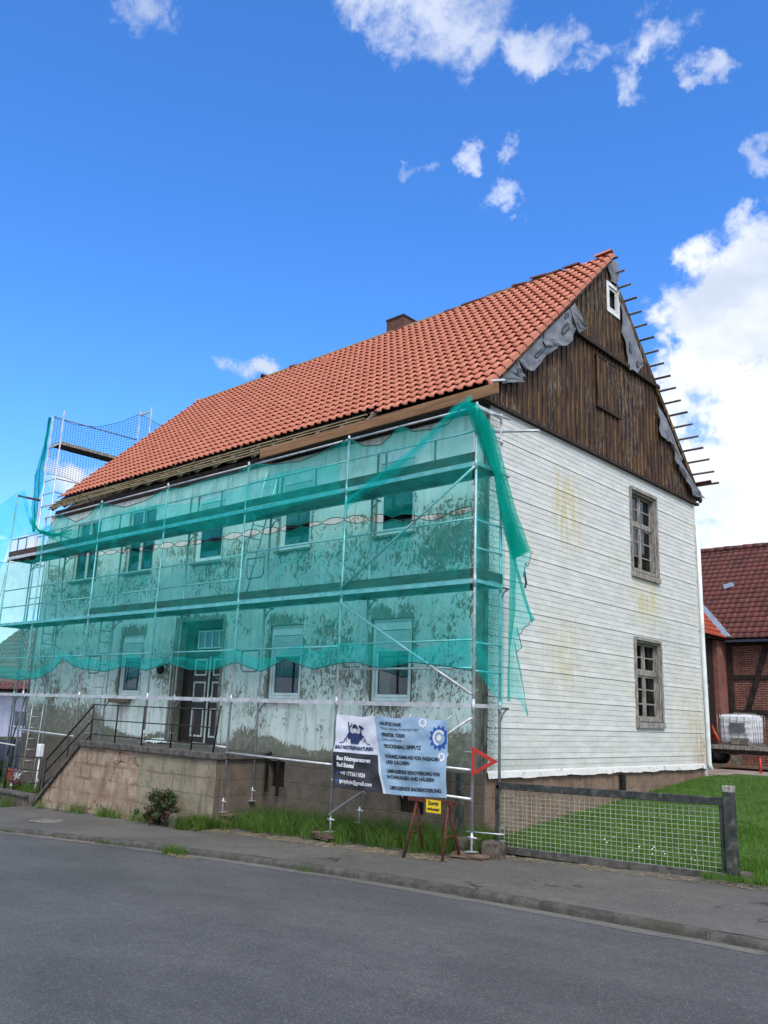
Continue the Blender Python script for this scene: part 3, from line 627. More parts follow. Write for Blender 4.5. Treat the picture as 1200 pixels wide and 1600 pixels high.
for i in range(19):
    y = 4.66 + i * .2575; z = zroof(y) + .03; L = np.interp(i, [0, 8, 18], [.38, .50, .72])
    mb = MB(); mb.bar((-.6, y, z), (L + random.uniform(-.02, .02), y, z + random.uniform(-.01, .01)), .05, .03, up=(0, .7, .7)); mb.build('roof_batten', M['oldwood' if i % 3 else 'padwood'], house)
mb = MB(); mb.bar((-.3, 9.27, zroof(9.27) + .035), (.52, 9.27, zroof(9.27) + .05), .10, .045, up=(0, .7, .7)); mb.build('roof_batten', M['rust'], house)
# ridge: white edge lath, loose ridge tiles
mb = MB(); mb.box((XL, RY - .05, RZ + .035), (XR - 1.6, RY - .03, RZ + .075)); mb.build('ridge_lath', M['lath'], house)
def ridge_tile(x, y, z, rot, tilt, mat, s=1.0):
    mb = MB(); P = []
    for i in range(2):
        P.append([( (i - .5) * .42 * s, math.cos(math.pi * k / 8) * .12 * s, math.sin(math.pi * k / 8) * .09 * s) for k in range(9)])
    Q = [[(p[0], p[1] * .86, p[2] * .84 - .004) for p in row] for row in P]
    m4 = Matrix.Translation((x, y, z)) @ Matrix.Rotation(rot, 4, 'Z') @ Matrix.Rotation(tilt, 4, 'Y')
    f = lambda G: [[tuple(m4 @ Vector(p)) for p in row] for row in G]
    mb.grid(f(P)); mb.grid(f(Q))
    for i in range(2): mb.add(f(P)[i] + f(Q)[i], [(k, k + 1, k + 10, k + 9) for k in range(8)])
    return mb.build('ridge_tile', mat, house)
for x, t, r in [(-15.95, .1, .3), (-10.9, .0, .2), (-12.3, .12, 1.2), (-4.55, .05, 0), (-3.95, .02, 0), (-3.55, .0, .05), (-3.15, -.02, 0), (-2.75, .02, 0), (-2.3, .1, .05), (-1.75, .02, .1), (-1.35, .02, .0), (-.85, .03, 0), (-6.4, .04, 0)]:
    ridge_tile(x, RY + random.uniform(-.02, .08), RZ + random.uniform(.02, .07), r, t, M['tile_old' if x > -15 else 'tile'])
ridge_tile(.06, RY - .02, RZ + .04, .1, -.1, M['tile'])
# raised vent tile
mb = MB(); mb.box((-8.75, 3.72, zroof_f(3.72) + .05), (-8.5, 3.95, zroof_f(3.95) + .10)); bevel(mb.build('vent_tile', M['tile'], house), .03)
# chimney
mb = MB(); mb.box((-7.0, RY + .08, 11.4), (-6.35, RY + .78, 12.98)); ch_ = mb.build('chimney', M['chimbrick'], house)
mb = MB(); mb.box((-7.02, RY + .06, 12.98), (-6.33, RY + .80, 13.04)); mb.build('chimney_cap', M['darkwood'], ch_)
mb = MB(); mb.box((-7.02, RY + .055, 12.40), (-6.33, RY + .81, 12.60)); mb.build('flashing', M['whitetrim'], ch_)

# ---- eaves
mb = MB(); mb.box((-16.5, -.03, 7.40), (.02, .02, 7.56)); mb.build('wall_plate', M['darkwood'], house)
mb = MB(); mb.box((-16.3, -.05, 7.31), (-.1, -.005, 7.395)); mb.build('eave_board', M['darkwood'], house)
x = -16.1
while x < .1:
    m2 = MB(); m2.bar((x, .5, zroof_f(.5) - .2), (x, -.36, zroof_f(-.36) - .16), .11, .15, up=(0, -.7, .7)); m2.build('rafter_tail', M['cornerwood'], house); x += .74
mb = MB()
for k, (yy, zz) in enumerate([(-.38, 7.57), (-.31, 7.67), (-.24, 7.76), (-.42, 7.50)]):
    xx = -16.2
    while xx < -3.0:
        l = random.uniform(2.5, 4); e = min(xx + l, -2.9); mb.bar((xx, yy, zz + random.uniform(-.015, .012)), (e, yy - .01, zz + random.uniform(-.012, .012)), .04, .022); xx = e - .05
mb.build('eave_laths', M['lath'], house)
mb = MB(); mb.bar((-6.05, -.44, 7.43), (.52, -.44, 7.48), .045, .21, up=(0, 0, 1)); bevel(mb.build('fascia_beam', M['beam'], house), .006)
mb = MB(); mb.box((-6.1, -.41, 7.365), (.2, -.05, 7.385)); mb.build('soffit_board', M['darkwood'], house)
for i in range(7):
    x = -15.2 + i * 1.5; m2 = MB(); l = .5 + .9 * random.random(); m2.tube([(x + l * t, -.40 - .03 * math.sin(t * 9), 7.70 - .30 * math.sin(math.pi * t) + .1 * t) for t in lin(0, 1, 9)], .008, 5); m2.build('loose_cord', M['rope'], house)
mb = MB(); mb.bar((.36, -.42, 7.66), (.62, -.40, 7.62), .05, .03); mb.build('white_lath_end', M['whitepaint'], house)

# ---- hanging membrane flaps under the front verge and rear verge
def tri(v): v = v % 1.0; return 4 * abs(v - .5) - 1
def flap(pts_top, pts_bot, n=14, name='membrane_flap', prints=()):
    mb = MB(); pts_top = [(p[0], p[1], p[2] + (.13 if p[1] < 4 else .06)) for p in pts_top]; P = []; sd = random.random() * 9; jag = [random.uniform(-.05, .05) for _ in range(n + 1)]
    for i in range(n + 1):
        u = i / n; a = polyat(pts_top, u); b = polyat(pts_bot, u); row = []
        for j in range(9):
            v = j / 8; p = a.lerp(b, v * (1 + jag[i] * .6))
            s = .028 * tri(u * 2.3 + v * .7 + sd) * (v + .15) + .018 * tri(u * 4.1 - v * 1.3 + sd) * v + .012 * vnoise(u * 9 + sd, v * 5) * v + .02 * max(0, v - .75) * tri(u * 1.5 + sd)
            row.append((p.x + s, p.y + .01 * vnoise(v * 5, u * 4) * v, p.z))
        P.append(row)
    mb.grid(P, sm=False); o = mb.build(name, M['membrane'], house)
    md = o.modifiers.new('thickness', 'SOLIDIFY'); md.thickness = .002
    for (u, v, w, hh) in prints:
        k = MB(); c = MB(); G = []; H = []
        def at(uu, vv, off=.012):
            i = min(n - 1, max(0, int(uu * n))); j = min(7, max(0, int(vv * 8))); fu = uu * n - i; fv = vv * 8 - j
            q = [Vector(P[i][j]), Vector(P[i + 1][j]), Vector(P[i][j + 1]), Vector(P[i + 1][j + 1])]
            r = q[0] * (1 - fu) * (1 - fv) + q[1] * fu * (1 - fv) + q[2] * (1 - fu) * fv + q[3] * fu * fv
            return (r.x + off, r.y, r.z)
        for a in range(9):
            s = -1 + a / 4; e = math.sqrt(max(0, 1 - abs(s) ** 5)); G.append([at(u + s * w, v - hh * e), at(u + s * w, v), at(u + s * w, v + hh * e)])
        k.grid(G); ko = k.build('print', M['print'], o)
        for a in range(6):
            s = -.62 + a * .25; c.add([at(u + (s - .08) * w, v - hh * .45, .017), at(u + (s + .08) * w, v - hh * .45, .017), at(u + (s + .08) * w, v + hh * .45, .017), at(u + (s - .08) * w, v + hh * .45, .017)], [(0, 1, 2, 3)])
        c.build('print_lettering', M['printlight'], o)
def polyat(pts, u):
    n = len(pts) - 1; t = min(max(u, 0), 1) * n; i = min(n - 1, int(t)); return Vector(pts[i]).lerp(Vector(pts[i + 1]), t - i)
XF = .13
flap([(.20, 0.00, 7.82), (.20, 0.72, 8.47)], [(.20, 0.18, 7.85), (.20, 0.90, 8.11), (.20, 0.90, 8.21), (.20, 0.74, 8.40)], prints=[(.5, .6, .16, .14)])
flap([(.22, 0.64, 8.40), (.22, 1.61, 9.30)], [(.22, 0.75, 8.42), (.22, 1.15, 8.39), (.22, 1.57, 8.84), (.22, 2.15, 9.29), (.22, 1.69, 9.26)], prints=[(.5, .62, .13, .11),(.75, .35, .07, .08)])
flap([(.24, 1.57, 9.24), (.24, 2.33, 9.96), (.24, 2.78, 10.37)], [(.24, 1.57, 9.10), (.24, 2.45, 9.42), (.24, 2.81, 9.82), (.24, 2.92, 10.21)], prints=[(.45, .5, .13, .13),(.78, .55, .10, .10),(.6, .15, .10, .08)])
flap([(.26, 2.60, 10.21), (.26, 2.79, 10.40)], [(.26, 2.91, 9.86), (.26, 3.30, 10.15)])
flap([(.17, 5.18, 11.48), (.17, 5.57, 11.13), (.17, 6.25, 10.34)], [(.17, 5.20, 10.77), (.17, 5.30, 10.37), (.17, 5.55, 9.96), (.17, 5.89, 9.96), (.17, 6.25, 10.30)], prints=[(.5, .55, .08, .11),(.75, .75, .07, .10)])
flap([(.15, 7.01, 9.43), (.15, 7.48, 9.23), (.15, 8.36, 8.38)], [(.15, 7.10, 9.06), (.15, 7.10, 8.68), (.15, 7.75, 8.73), (.15, 8.29, 8.33)])
flap([(.16, 7.92, 8.49), (.16, 8.97, 7.89), (.16, 9.44, 7.73)], [(.16, 7.95, 8.22), (.16, 8.45, 8.00), (.16, 8.94, 7.58), (.16, 9.64, 7.64)])
flap([(.16, 4.55, 12.16), (.16, 4.78, 12.43), (.16, 5.05, 12.50)], [(.16, 4.67, 11.96), (.16, 4.96, 11.88), (.16, 5.11, 12.30)])
flap([(.15, 4.96, 11.95), (.15, 5.18, 11.48)], [(.15, 5.01, 11.80), (.15, 5.19, 11.32)])

# ================================================================== WINDOWS AND DOOR
def ring(mb, x0, x1, z0, z1, y0, y1, w, mi=0):
    mb.box((x0, y0, z0), (x1, y1, z0 + w), mi); mb.box((x0, y0, z1 - w), (x1, y1, z1), mi)
    mb.box((x0, y0, z0 + w), (x0 + w, y1, z1 - w), mi); mb.box((x1 - w, y0, z0 + w), (x1, y1, z1 - w), mi)
def plastic_window(x0, x1, z0, z1, sh, box=.17, curtain=True, lab=None):
    g = .01; mb = MB(); ring(mb, x0 + g, x1 - g, z0 + g, z1 - g, .05, .14, .07); mb.box((x0 + .08, .045, z1 - .08 - box), (x1 - .08, .135, z1 - .08))
    ring(mb, x0 + .085, x1 - .085, z0 + .085, z1 - .085 - box, .075, .125, .055)
    o = mb.build('window', M['whitepaint'], house); bevel(o, .006)
    if lab: o['label'] = lab
    mb = MB(); mb.box((x0 + .13, .098, z0 + .13), (x1 - .13, .102, z1 - .13 - box)); mb.build('pane', M['glass'], o)
    mb = MB(); zt = z1 - .09 - box; zb = z0 + .14 + (zt - z0 - .14) * (1 - sh); z = zt
    P = []
    while z > zb:
        P += [(z, .068), (z - .012, .058), (z - .036, .058), (z - .045, .066)]; z -= .045
    mb.grid([[(x, y, zz) for zz, y in P] for x in (x0 + .09, x1 - .09)], sm=False); mb.box((x0 + .09, .055, zb - .03), (x1 - .09, .07, zb)); mb.build('roller_shutter', M['shutter'], o)
    mb = MB(); mb.box((x0 - .02, -.09, z0 - .035), (x1 + .02, .10, z0 - .01)); mb.box((x0 - .02, -.09, z0 - .055), (x1 + .02, -.08, z0 - .034)); mb.build('sill', M['oldwood' if z0 > 3 else 'whitetrim'], o)
    if curtain:
        mb = MB(); P = [[(x, .24 + .025 * math.sin(x * 46), z) for z in (z0 + .1, z1 - .3)] for x in lin(x0 + .12, x0 + (x1 - x0) * curtain, 26)]; mb.grid(P); mb.build('curtain', M['curtain'], o)
    return o
for i, (a, b) in enumerate(UPW[:3]): plastic_window(a, b, 5.20, 6.98, [.30, .26, .32][i], .17, [.45, .3, .88][i])
for i, (a, b) in enumerate(LOW): plastic_window(a, b, 1.96, 3.54, [.30, .34, .28][i], .14, [0, .4, .75][i])
def old_window(a, b, z0, z1):
    mb = MB(); ring(mb, a, b, z0, z1, .05, .13, .07); c = (a + b) / 2; mb.box((c - .05, .04, z0 + .07), (c + .05, .12, z1 - .07)); mb.box((a + .07, .035, z1 - .62), (b - .07, .125, z1 - .52))
    o = mb.build('window', M['whitetrim'], house)
    mb = MB(); mb.box((a + .06, .09, z0 + .06), (b - .06, .094, z1 - .06)); mb.build('pane', M['glass'], o)
    mb = MB(); mb.box((a - .04, -.11, z0 - .05), (b + .04, .10, z0 - .012)); mb.build('sill', M['oldwood'], o)
    mb = MB(); ring(mb, a + .07, c - .05, z0 + .07, z1 - .62, .06, .11, .05); ring(mb, c + .05, b - .07, z0 + .07, z1 - .62, .06, .11, .05); mb.build('casement', M['darkwood'], o)
    o['label'] = 'old two-casement window with dark frames'
for a, b in UPW[3:]: old_window(a, b, 5.20, 6.98)
# gable windows: two old casements with glazing bars in a deep grey wooden reveal
def gable_window(y0, y1, z0, z1, lab):
    mb = MB(); mb.box((-.16, y0, z0), (.03, y0 + .05, z1)); mb.box((-.16, y1 - .05, z0), (.03, y1, z1)); mb.box((-.16, y0 + .05, z1 - .05), (.03, y1 - .05, z1)); mb.box((-.16, y0 + .05, z0), (.06, y1 - .05, z0 + .07))
    mb.box((.03, y0 - .07, z0 - .03), (.075, y0, z1 + .06)); mb.box((.03, y1, z0 - .03), (.075, y1 + .07, z1 + .06)); mb.box((.03, y0, z1), (.085, y1, z1 + .07)); mb.box((.0, y0 - .08, z0 - .14), (.095, y1 + .08, z0 - .03))
    o = mb.build('gable_window', M['oldwood'], house); o['label'] = lab
    zt = z1 - .05 - (z1 - z0) * .40; c = (y0 + y1) / 2
    mb = MB(); mb.box((-.14, y0 + .05, zt), (-.05, y1 - .05, zt + .09)); mb.box((-.13, c - .035, z0 + .07), (-.06, c + .035, z1 - .05)); mb.build('mullion', M['oldwood'], o)
    for ya, yb in ((y0 + .05, c - .035), (c + .035, y1 - .05)):
        for za, zb, n in ((z0 + .07, zt, 3), (zt + .09, z1 - .05, 2)):
            mb = MB()
            for q in ((ya, za, ya + .04, zb), (yb - .04, za, yb, zb)): mb.box((-.12, q[0], q[1]), (-.075, q[2], q[3]))
            mb.box((-.12, ya + .04, za), (-.075, yb - .04, za + .045)); mb.box((-.12, ya + .04, zb - .045), (-.075, yb - .04, zb))
            for k in range(1, n): zz = za + (zb - za) * k / n; mb.box((-.115, ya + .04, zz - .014), (-.08, yb - .04, zz + .014))
            s = mb.build('sash', M['oldwood'], o)
            if not (n == 2 and za > 6): pass
            mb = MB(); mb.box((-.10, ya + .03, za + .03), (-.097, yb - .03, zb - .03)); mb.build('pane', M['glass'], o)
    mb = MB(); mb.grid([[(-.22 - .02 * math.sin(y * 50), y, z) for z in (z0, z0 + (z1 - z0) * .62)] for y in lin(y0 + .05, y1 - .05, 30)]); mb.build('curtain', M['curtain'], o)
gable_window(5.60, 6.87, 5.12, 7.03, 'upper old grey wooden window with small panes')
gable_window(5.60, 6.83, 1.79, 3.56, 'lower old grey wooden window with small panes')
# door
mb = MB(); dy = .26
mb.box((-9.30, dy, .9), (-8.93, dy + .06, 3.78)); mb.box((-8.93, dy, 3.62), (-7.52, dy + .06, 3.78)); mb.box((-8.93, dy - .03, 2.94), (-7.52, dy + .06, 3.06))
for a, b in ((-8.93, -8.24), (-8.20, -7.52)): mb.box((a, dy + .01, .92), (b, dy + .05, 2.94))
door = mb.build('front_door', M['doorbrown'], house); door['label'] = 'dark brown double door with white moulded panels'
mb = MB()
for a, b in ((-8.87, -8.30), (-8.14, -7.58)):
    for z0, z1 in ((1.06, 1.72), (1.86, 2.02 + .32), (2.48, 2.88)): ring(mb, a + .05, b - .05, z0, z1, dy - .012, dy + .01, .038)
mb.box((-8.245, dy - .02, .93), (-8.195, dy + .0, 2.93)); mb.build('white_moulding', M['whitetrim'], door)
mb = MB(); ring(mb, -8.78, -7.66, 3.12, 3.56, dy - .02, dy + .0, .035)
for k in range(1, 4): x = -8.78 + k * 1.12 / 4; mb.box((x - .016, dy - .02, 3.155), (x + .016, dy, 3.525))
mb.build('transom_bars', M['whitetrim'], door)
mb = MB(); mb.box((-8.77, dy + .001, 3.13), (-7.67, dy + .012, 3.55)); mb.build('transom_pane', M['neighglass'], door)
mb = MB(); mb.tube([(-8.12, dy - .0, 1.95), (-8.12, dy - .06, 1.95), (-8.02, dy - .06, 1.94)], .011, 6); mb.box((-8.14, dy - .006, 1.86), (-8.10, dy + .01, 2.02)); mb.build('handle', M['steel'], door)
mb = MB(); mb.tube([(-7.95, dy - .03, 2.50), (-7.9, dy - .05, 2.42), (-7.8, dy - .05, 2.40), (-7.7, dy - .03, 2.5)], .007, 5); mb.build('chain', M['steel'], door)
# white plastic conduit strips beside the door, wall lamp
mb = MB(); mb.tube([(-9.42, -.03, .9), (-9.42, -.03, 3.95)], .022, 6); mb.build('conduit', M['whitetrim'], house)
mb = MB(); mb.tube([(-7.32, -.02, 3.5), (-7.32, -.02, 1.6), (-7.2, -.05, .95)], .015, 6); mb.build('conduit', M['whitetrim'], house)
mb = MB(); mb.tube([(-9.65, 0, 2.72), (-9.65, -.10, 2.76), (-9.65, -.18, 2.70)], .015, 6); mb.tube([(-9.65, -.18, 2.74), (-9.65, -.18, 2.70), (-9.65, -.18, 2.58), (-9.65, -.18, 2.50)], [.03, .09, .10, .05], 10); mb.build('wall_lamp', M['iron'], house)
mb = MB(); P = [[(-9.95 + .8 * i / 14, -.10 - .22 * j / 6, .89 + .10 * math.sin(math.pi * i / 14) ** .5 * (1 - j / 6) + .035 * vnoise(i * 1.9, j * 2.3, 2)) for j in range(7)] for i in range(15)]
mb.grid(P, sm=False); o = mb.build('plastic_sheet', M['whitepaint'], None, (-9.5, -.2, .87)); tag(o, 'crumpled white plastic sheet lying on the landing left of the dark door', 'plastic sheet')
mb = MB(); mb.box((-11.75, -.30, 1.78), (-11.1, -.05, 1.90)); o = mb.build('flower_box', M['padwood'], None, (-11.4, -.2, 1.78)); bevel(o, .02); tag(o, 'empty brown flower box under the left ground floor window', 'flower box')
# basement openings
for i, (a, b, c, d) in enumerate(HOLES_P):
    mb = MB(); mb.box((a, .12, c), (b, .14, d)); o = mb.build('cellar_window', M['darkwood'], house)
    if i == 0:
        mb = MB(); mb.bar((a + .08, -.12, c - .1), (a + .08, -.12, d + .15), .05, .05); mb.bar((b - .1, -.12, c - .15), (b - .1, -.12, d + .1), .05, .05)
        mb.tube([(a + .08, -.12, d + .12), (a + .08, -.06, d + .18), (a + .08, -.02, d + .12)], .02, 5); mb.build('iron_bracket', M['iron'], o)
    if i in (1, 3):
        mb = MB()
        for k in range(1, 5): x = a + (b - a) * k / 5; mb.box((x - .008, .03, c), (x + .008, .045, d))
        mb.build('bars', M['iron'], o)
# short black pipe stub at the cellar corner of the gable
mb = MB(); mb.box((.02, 4.72, .30), (.10, 4.86, .70)); mb.build('vent_pipe', M['iron'], house)

# ================================================================== ENTRANCE STAIR
st = thing('entrance_stair', 'raised stone landing with steps going down left to the street below the dark front door', 'stairs', (-9.3, -.7, -.7))
LZ = .86; SY = -1.32
def stairwall(x0, x1, f):
    mb = MB(); P = []
    for x in lin(x0, x1, 26): P.append([(x, SY + .012 * vnoise(x * 2, z * 3) , z) for z in lin(-1.05, f(x), 12)])
    mb.grid(P, sm=True); return mb
XS0, XS1 = -13.05, -11.0
def ftop(x): return LZ - .14 if x >= XS1 else LZ - .14 - (XS1 - x) * (1.60 / 2.05)
mb = stairwall(XS0, -8.40, ftop); mb.add([(XS0, SY, -1.05), (XS0, -.05, -1.05), (XS0, -.05, ftop(XS0)), (XS0, SY, ftop(XS0))], [(0, 1, 2, 3)])
mb.build('side_wall', M['stairstone'], st)
mb = stairwall(-8.40, -5.62, ftop); mb.build('landing_wall', M['stairstone2'], st)
mb = MB(); mb.add([(-5.62, SY, -1.05), (-5.62, -.03, -1.05), (-5.62, -.03, LZ - .14), (-5.62, SY, LZ - .14)], [(3, 2, 1, 0)]); mb.build('end_wall', M['plinth'], st)  # darker plinth stone used here to put the end face's shade into its colour
mb = MB(); mb.box((-11.05, SY - .07, LZ - .14), (-8.42, -.04, LZ)); mb.box((-8.415, SY - .075, LZ - .14), (-5.55, -.04, LZ - .004)); bevel(mb.build('landing_slab', M['coping'], st), .02)
mb = MB(); mb.bar((XS1 + .02, SY + .08, LZ - .10), (XS0 - .05, SY + .08, ftop(XS0) - .01), .30, .09, up=(0, 0, 1)); bevel(mb.build('slope_coping', M['coping'], st), .015)
for k in range(8):
    x = -11.05 - (k + .5) * .25; z = LZ - (k + 1) * .175; mb = MB(); mb.box((x - .14, SY + .24, z - .3), (x + .13, -.05, z)); mb.build('step', M['concrete'], st)
mb = MB(); mb.box((-9.3, -.04, .82), (-7.5, .34, .915)); mb.build('door_sill', M['concrete'], st)
rail = thing('stair_railing', 'black iron railing with three rails along the landing and down the steps', 'railing', (-9.3, SY, LZ))
ry = SY + .02
def rbar(name, p, q, w=.028, n=6): mb = MB(); mb.tube([p, q], w / 2, n); mb.build(name, M['iron'], rail)
for x in (-10.62, -9.53, -8.42, -7.30, -6.55): rbar('post', (x, ry, LZ - .02), (x, ry, 1.72 if x < -6.6 else 1.70), .035)
for z in (1.71, 1.36, 1.02): rbar('rail', (-10.62, ry, z), (-5.75, ry, z - .02))
rbar('post', (-5.80, ry, LZ), (-5.66, ry, 1.78), .04)
for dz in (0, -.36, -.72): rbar('rail', (-10.62, ry, 1.70 + dz * .98), (-12.66, ry, .30 + dz * .88), .046 if dz == 0 else .036)
rbar('post', (-11.62, ry, .28), (-11.62, ry, 1.02), .03); rbar('post', (-12.66, ry, -.78), (-12.66, ry, .34), .045); rbar('post', (-12.82, ry, -.78), (-12.82, ry, .30), .03)
yr = thing('yard_railing', 'low black iron railing on the garden kerb left of the steps', 'railing', (-14, SY, -.6))
def ybar(name, p, q, w): mb = MB(); mb.tube([p, q], w / 2, 6); mb.build(name, M['iron'], yr)
for z in (.30, -.02, -.34): ybar('rail', (-12.85, ry, z + .04), (-17.9, ry, z - .10), .022)
for x in (-14.75, -16.6): ybar('post', (x, ry, -.7), (x, ry, .30), .045)
gw = thing('garden_kerb_wall', 'low mossy stone wall with coping left of the steps', 'wall', (-15.5, -1.4, -1))
mb = MB(); mb.box((-24, -1.52, -1.25), (-13.06, -1.28, -.64)); bevel(mb.build('wall', M['stone'], gw), .02)
mb = MB(); mb.box((-24, -1.56, -.64), (-13.02, -1.22, -.56)); bevel(mb.build('coping', M['coping'], gw), .02)
mb = MB(); mb.bar((-13.15, -1.3, -.62), (-13.1, -1.3, -.9), .3, .3); bevel(mb.build('end_block', M['coping'], gw), .03)

# ================================================================== SCAFFOLD
sc = thing('facade_scaffold', 'long galvanised steel scaffold with plank decks in front of the mint plaster facade', 'scaffold', (-8, -.8, -.5))
YF, YI = -1.10, -.37
PX = [.54 - 3.07 * i for i in range(6)] + [-16.93]
L1, L2, L3 = 1.91, 3.91, 5.91
def sbar(name, pts, r, mat='steel', parent=None, n=8): mb = MB(); mb.tube(pts, r, n); return mb.build(name, M[mat], parent or sc)
BASE_F = [-.26, -.31, -.28, .92, -.2, -.70, -.95]; BASE_I = [-.15, -.2, -.1, .92, 0, -.60, -.9]
for i, x in enumerate(PX):
    last = i == 6
    for y, base in ((YF, BASE_F[i]), (YI, BASE_I[i])):
        ztop = (7.0 if y == YF or i == 0 else L3 - .02) if not last else 7.95
        p = sbar('post', [(x, y, base + .28), (x, y, ztop)], .0242)
        sbar('base_jack', [(x, y, base), (x, y, base + .3)], .017, parent=p)
        mb = MB(); mb.box((x - .075, y - .075, base - .006), (x + .075, y + .075, base + .004)); mb.build('base_plate', M['steel'], p)
        mb = MB(); mb.tube([(x - .09, y, base + .2), (x + .09, y, base + .2)], .012, 5); mb.tube([(x, y, base + .17), (x, y, base + .23)], .03, 8); mb.build('spindle_nut', M['steel'], p)
        for z in (L1, L2, L3):
            if z < ztop + .1: mb = MB(); mb.tube([(x, y, z - .11), (x, y, z + .1)], .030, 8); mb.build('coupler', M['steel'], p)
    for z in (L1, L2, L3) + ((7.9,) if last else ()) + ((6.93,) if i == 0 else ()):
        mb = MB(); mb.bar((x, YF, z), (x, YI, z), .045, .06); mb.build('transom', M['rust' if z == 7.9 else 'steel'], sc)
    for z in (L1, L2, L3):
        mb = MB(); mb.tube([(x, YI, z - .28), (x, YI + .10, z - .10), (x, YI + .22, z - .02)], .016, 5); mb.tube([(x, YI, z - .02), (x, YI + .25, z - .02)], .018, 5); mb.build('console', M['steel_dark'], sc)
for i in range(6):
    a, b = PX[i], PX[i + 1]
    # ledgers at the lowest level, decks above
    for y in (YF,): mb = MB(); mb.bar((a - .03, y - .005, L1 - .005), (b + .03, y - .005, L1 - .005), .035, .075); mb.build('ledger', M['steel'], sc)
    for z in (L2, L3):
        if a < -12 and z == L2: pass
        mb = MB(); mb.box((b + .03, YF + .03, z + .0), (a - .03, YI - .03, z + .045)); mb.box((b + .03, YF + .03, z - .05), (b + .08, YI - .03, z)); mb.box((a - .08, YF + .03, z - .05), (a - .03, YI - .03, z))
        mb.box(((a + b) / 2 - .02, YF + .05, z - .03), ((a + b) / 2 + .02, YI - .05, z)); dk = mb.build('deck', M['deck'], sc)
        mb = MB(); mb.bar((a - .03, YF + .012, z + .0), (b + .03, YF + .012, z + .0), .03, .075); mb.bar((a - .03, YI - .012, z), (b + .03, YI - .012, z), .03, .075); mb.build('deck_edge', M['steel'], dk)
        if z == L3 or i < 4:
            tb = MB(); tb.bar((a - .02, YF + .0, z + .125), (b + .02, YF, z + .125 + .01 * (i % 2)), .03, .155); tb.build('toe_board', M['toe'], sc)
    if i < 5: sbar('guard_rail', [(a, YF - .035, 6.90), (b, YF - .035, 6.90)], .0215)
    sbar('guard_rail', [(a, YF + .03, 6.50), (b, YF + .03, 6.50)], .018)
    for z in ((4.97,) if i < 2 else (4.93, 4.42)): sbar('guard_rail', [(a, YF + .03, z), (b, YF + .03, z)], .018)
    for z in ((2.95, 2.50) if i < 1 else (2.92,)): sbar('guard_rail', [(a, YF + .03, z), (b, YF + .03, z)], .018)
for p, q in [((.54, .93), (-2.53, .98)), ((.54, .50), (-2.53, .56)), ((-2.53, .82), (-5.6, .86)), ((-5.6, .96), (-6.8, 1.0)), ((-11.74, .92), (-14.81, .98)), ((-14.81, .55), (-16.93, .6))]:
    sbar('rail', [(p[0], YF - .03, p[1]), (q[0], YF - .03, q[1])], .0215)
for p, q in [((-2.53, -.02), (.54, 1.72)), ((-2.53, 3.72), (.54, 2.08)), ((-2.53, 3.98), (.54, 5.84))]:
    sbar('diagonal_brace', [(p[0], YF - .045, p[1]), (q[0], YF - .045, q[1])], .022)
# end guard frames and half height end rails
for z in (6.45, 4.92, 4.45, 2.9, 2.45): sbar('end_rail', [(PX[0] + .03, YF, z), (PX[0] + .03, YI, z)], .016)
mb = MB(); mb.bar((PX[0] + .03, YF + .02, L2 + .125), (PX[0] + .03, YI, L2 + .125), .03, .155); mb.build('toe_board', M['toe'], sc)
sbar('outrigger_tube', [(PX[0] - .3, YI - .02, 6.72), (PX[0] + .75, YI + .05, 6.55)], .0242)
sbar('outrigger_tube', [(PX[0] - .1, YF + .1, 6.96), (PX[0] + .12, YI + .1, 6.90)], .022)
# guard frame uprights between posts on the top deck
for i in range(5):
    for t in (.30, .68):
        x = PX[i] + (PX[i + 1] - PX[i]) * t
        mb = MB(); mb.bar((x, YF + .03, L3 + .2), (x, YF + .03, 6.50), .04, .02); mb.build('guard_upright', M['steel_dark'], sc)
def ladder(x0, z0, x1, z1, y, w=.32):
    mb = MB(); d = Vector((x1 - x0, 0, z1 - z0))
    for s in (-1, 1): mb.tube([(x0, y + s * w / 2, z0), (x1, y + s * w / 2, z1)], .016, 6)
    n = int(d.length / .28)
    for k in range(1, n): t = k / n; mb.tube([(x0 + d.x * t, y - w / 2, z0 + d.z * t), (x0 + d.x * t, y + w / 2, z0 + d.z * t)], .012, 5)
    mb.build('ladder', M['steel'], sc)
ladder(-6.25, L2 + .05, -5.35, L3 + .9, -.62); ladder(-12.3, L1 - 1.8, -12.0, L2, -.40)
ladder(-15.1, -.75, -14.95, L1, -.55); ladder(-15.0, L1, -14.9, L2, -.55); ladder(-15.0, L2, -15.2, L3, -.5)
def loop(x, z, w=.55, h=.42, y=YF + .08):
    mb = MB(); r = .07; mb.tube([(x, y, z + h), (x, y, z + r), (x + r, y, z), (x + w - r, y, z), (x + w, y, z + r), (x + w, y, z + h), (x, y, z + h)], .017, 6); mb.build('guard_loop', M['steel_dark'], sc)
for x, z in ((-11.6, 2.48), (-5.45, 2.48), (-16.6, 6.08), (-5.5, 4.42)): loop(x, z)
# timber pads under the jacks: loose boards
for i, (x, y, z, n, rot) in enumerate([(.50, -1.10, -.28, 2, .1), (-2.62, -1.12, -.33, 3, -.15), (-5.65, -1.08, -.30, 5, .05)]):
    m2 = thing('pad_boards', ['short sawn boards under the scaffold foot beside the mesh fence', 'loose sawn boards under the scaffold foot below the banner edge', 'tall stack of boards under the scaffold foot right of the landing'][i], 'boards', (x, y, z), 'board pads under the scaffold feet')
    for k in range(n):
        mb = MB(); a = rot + random.uniform(-.25, .25); l = random.uniform(.24, .34); zz = z - .022 - k * .036; ox = random.uniform(-.04, .04)
        mb.bar((x - l * math.cos(a) + ox, y - l * math.sin(a), zz), (x + l * math.cos(a) + ox, y + l * math.sin(a), zz + random.uniform(-.006, .006)), .2, .030); mb.build('board', M['padwood'], m2)

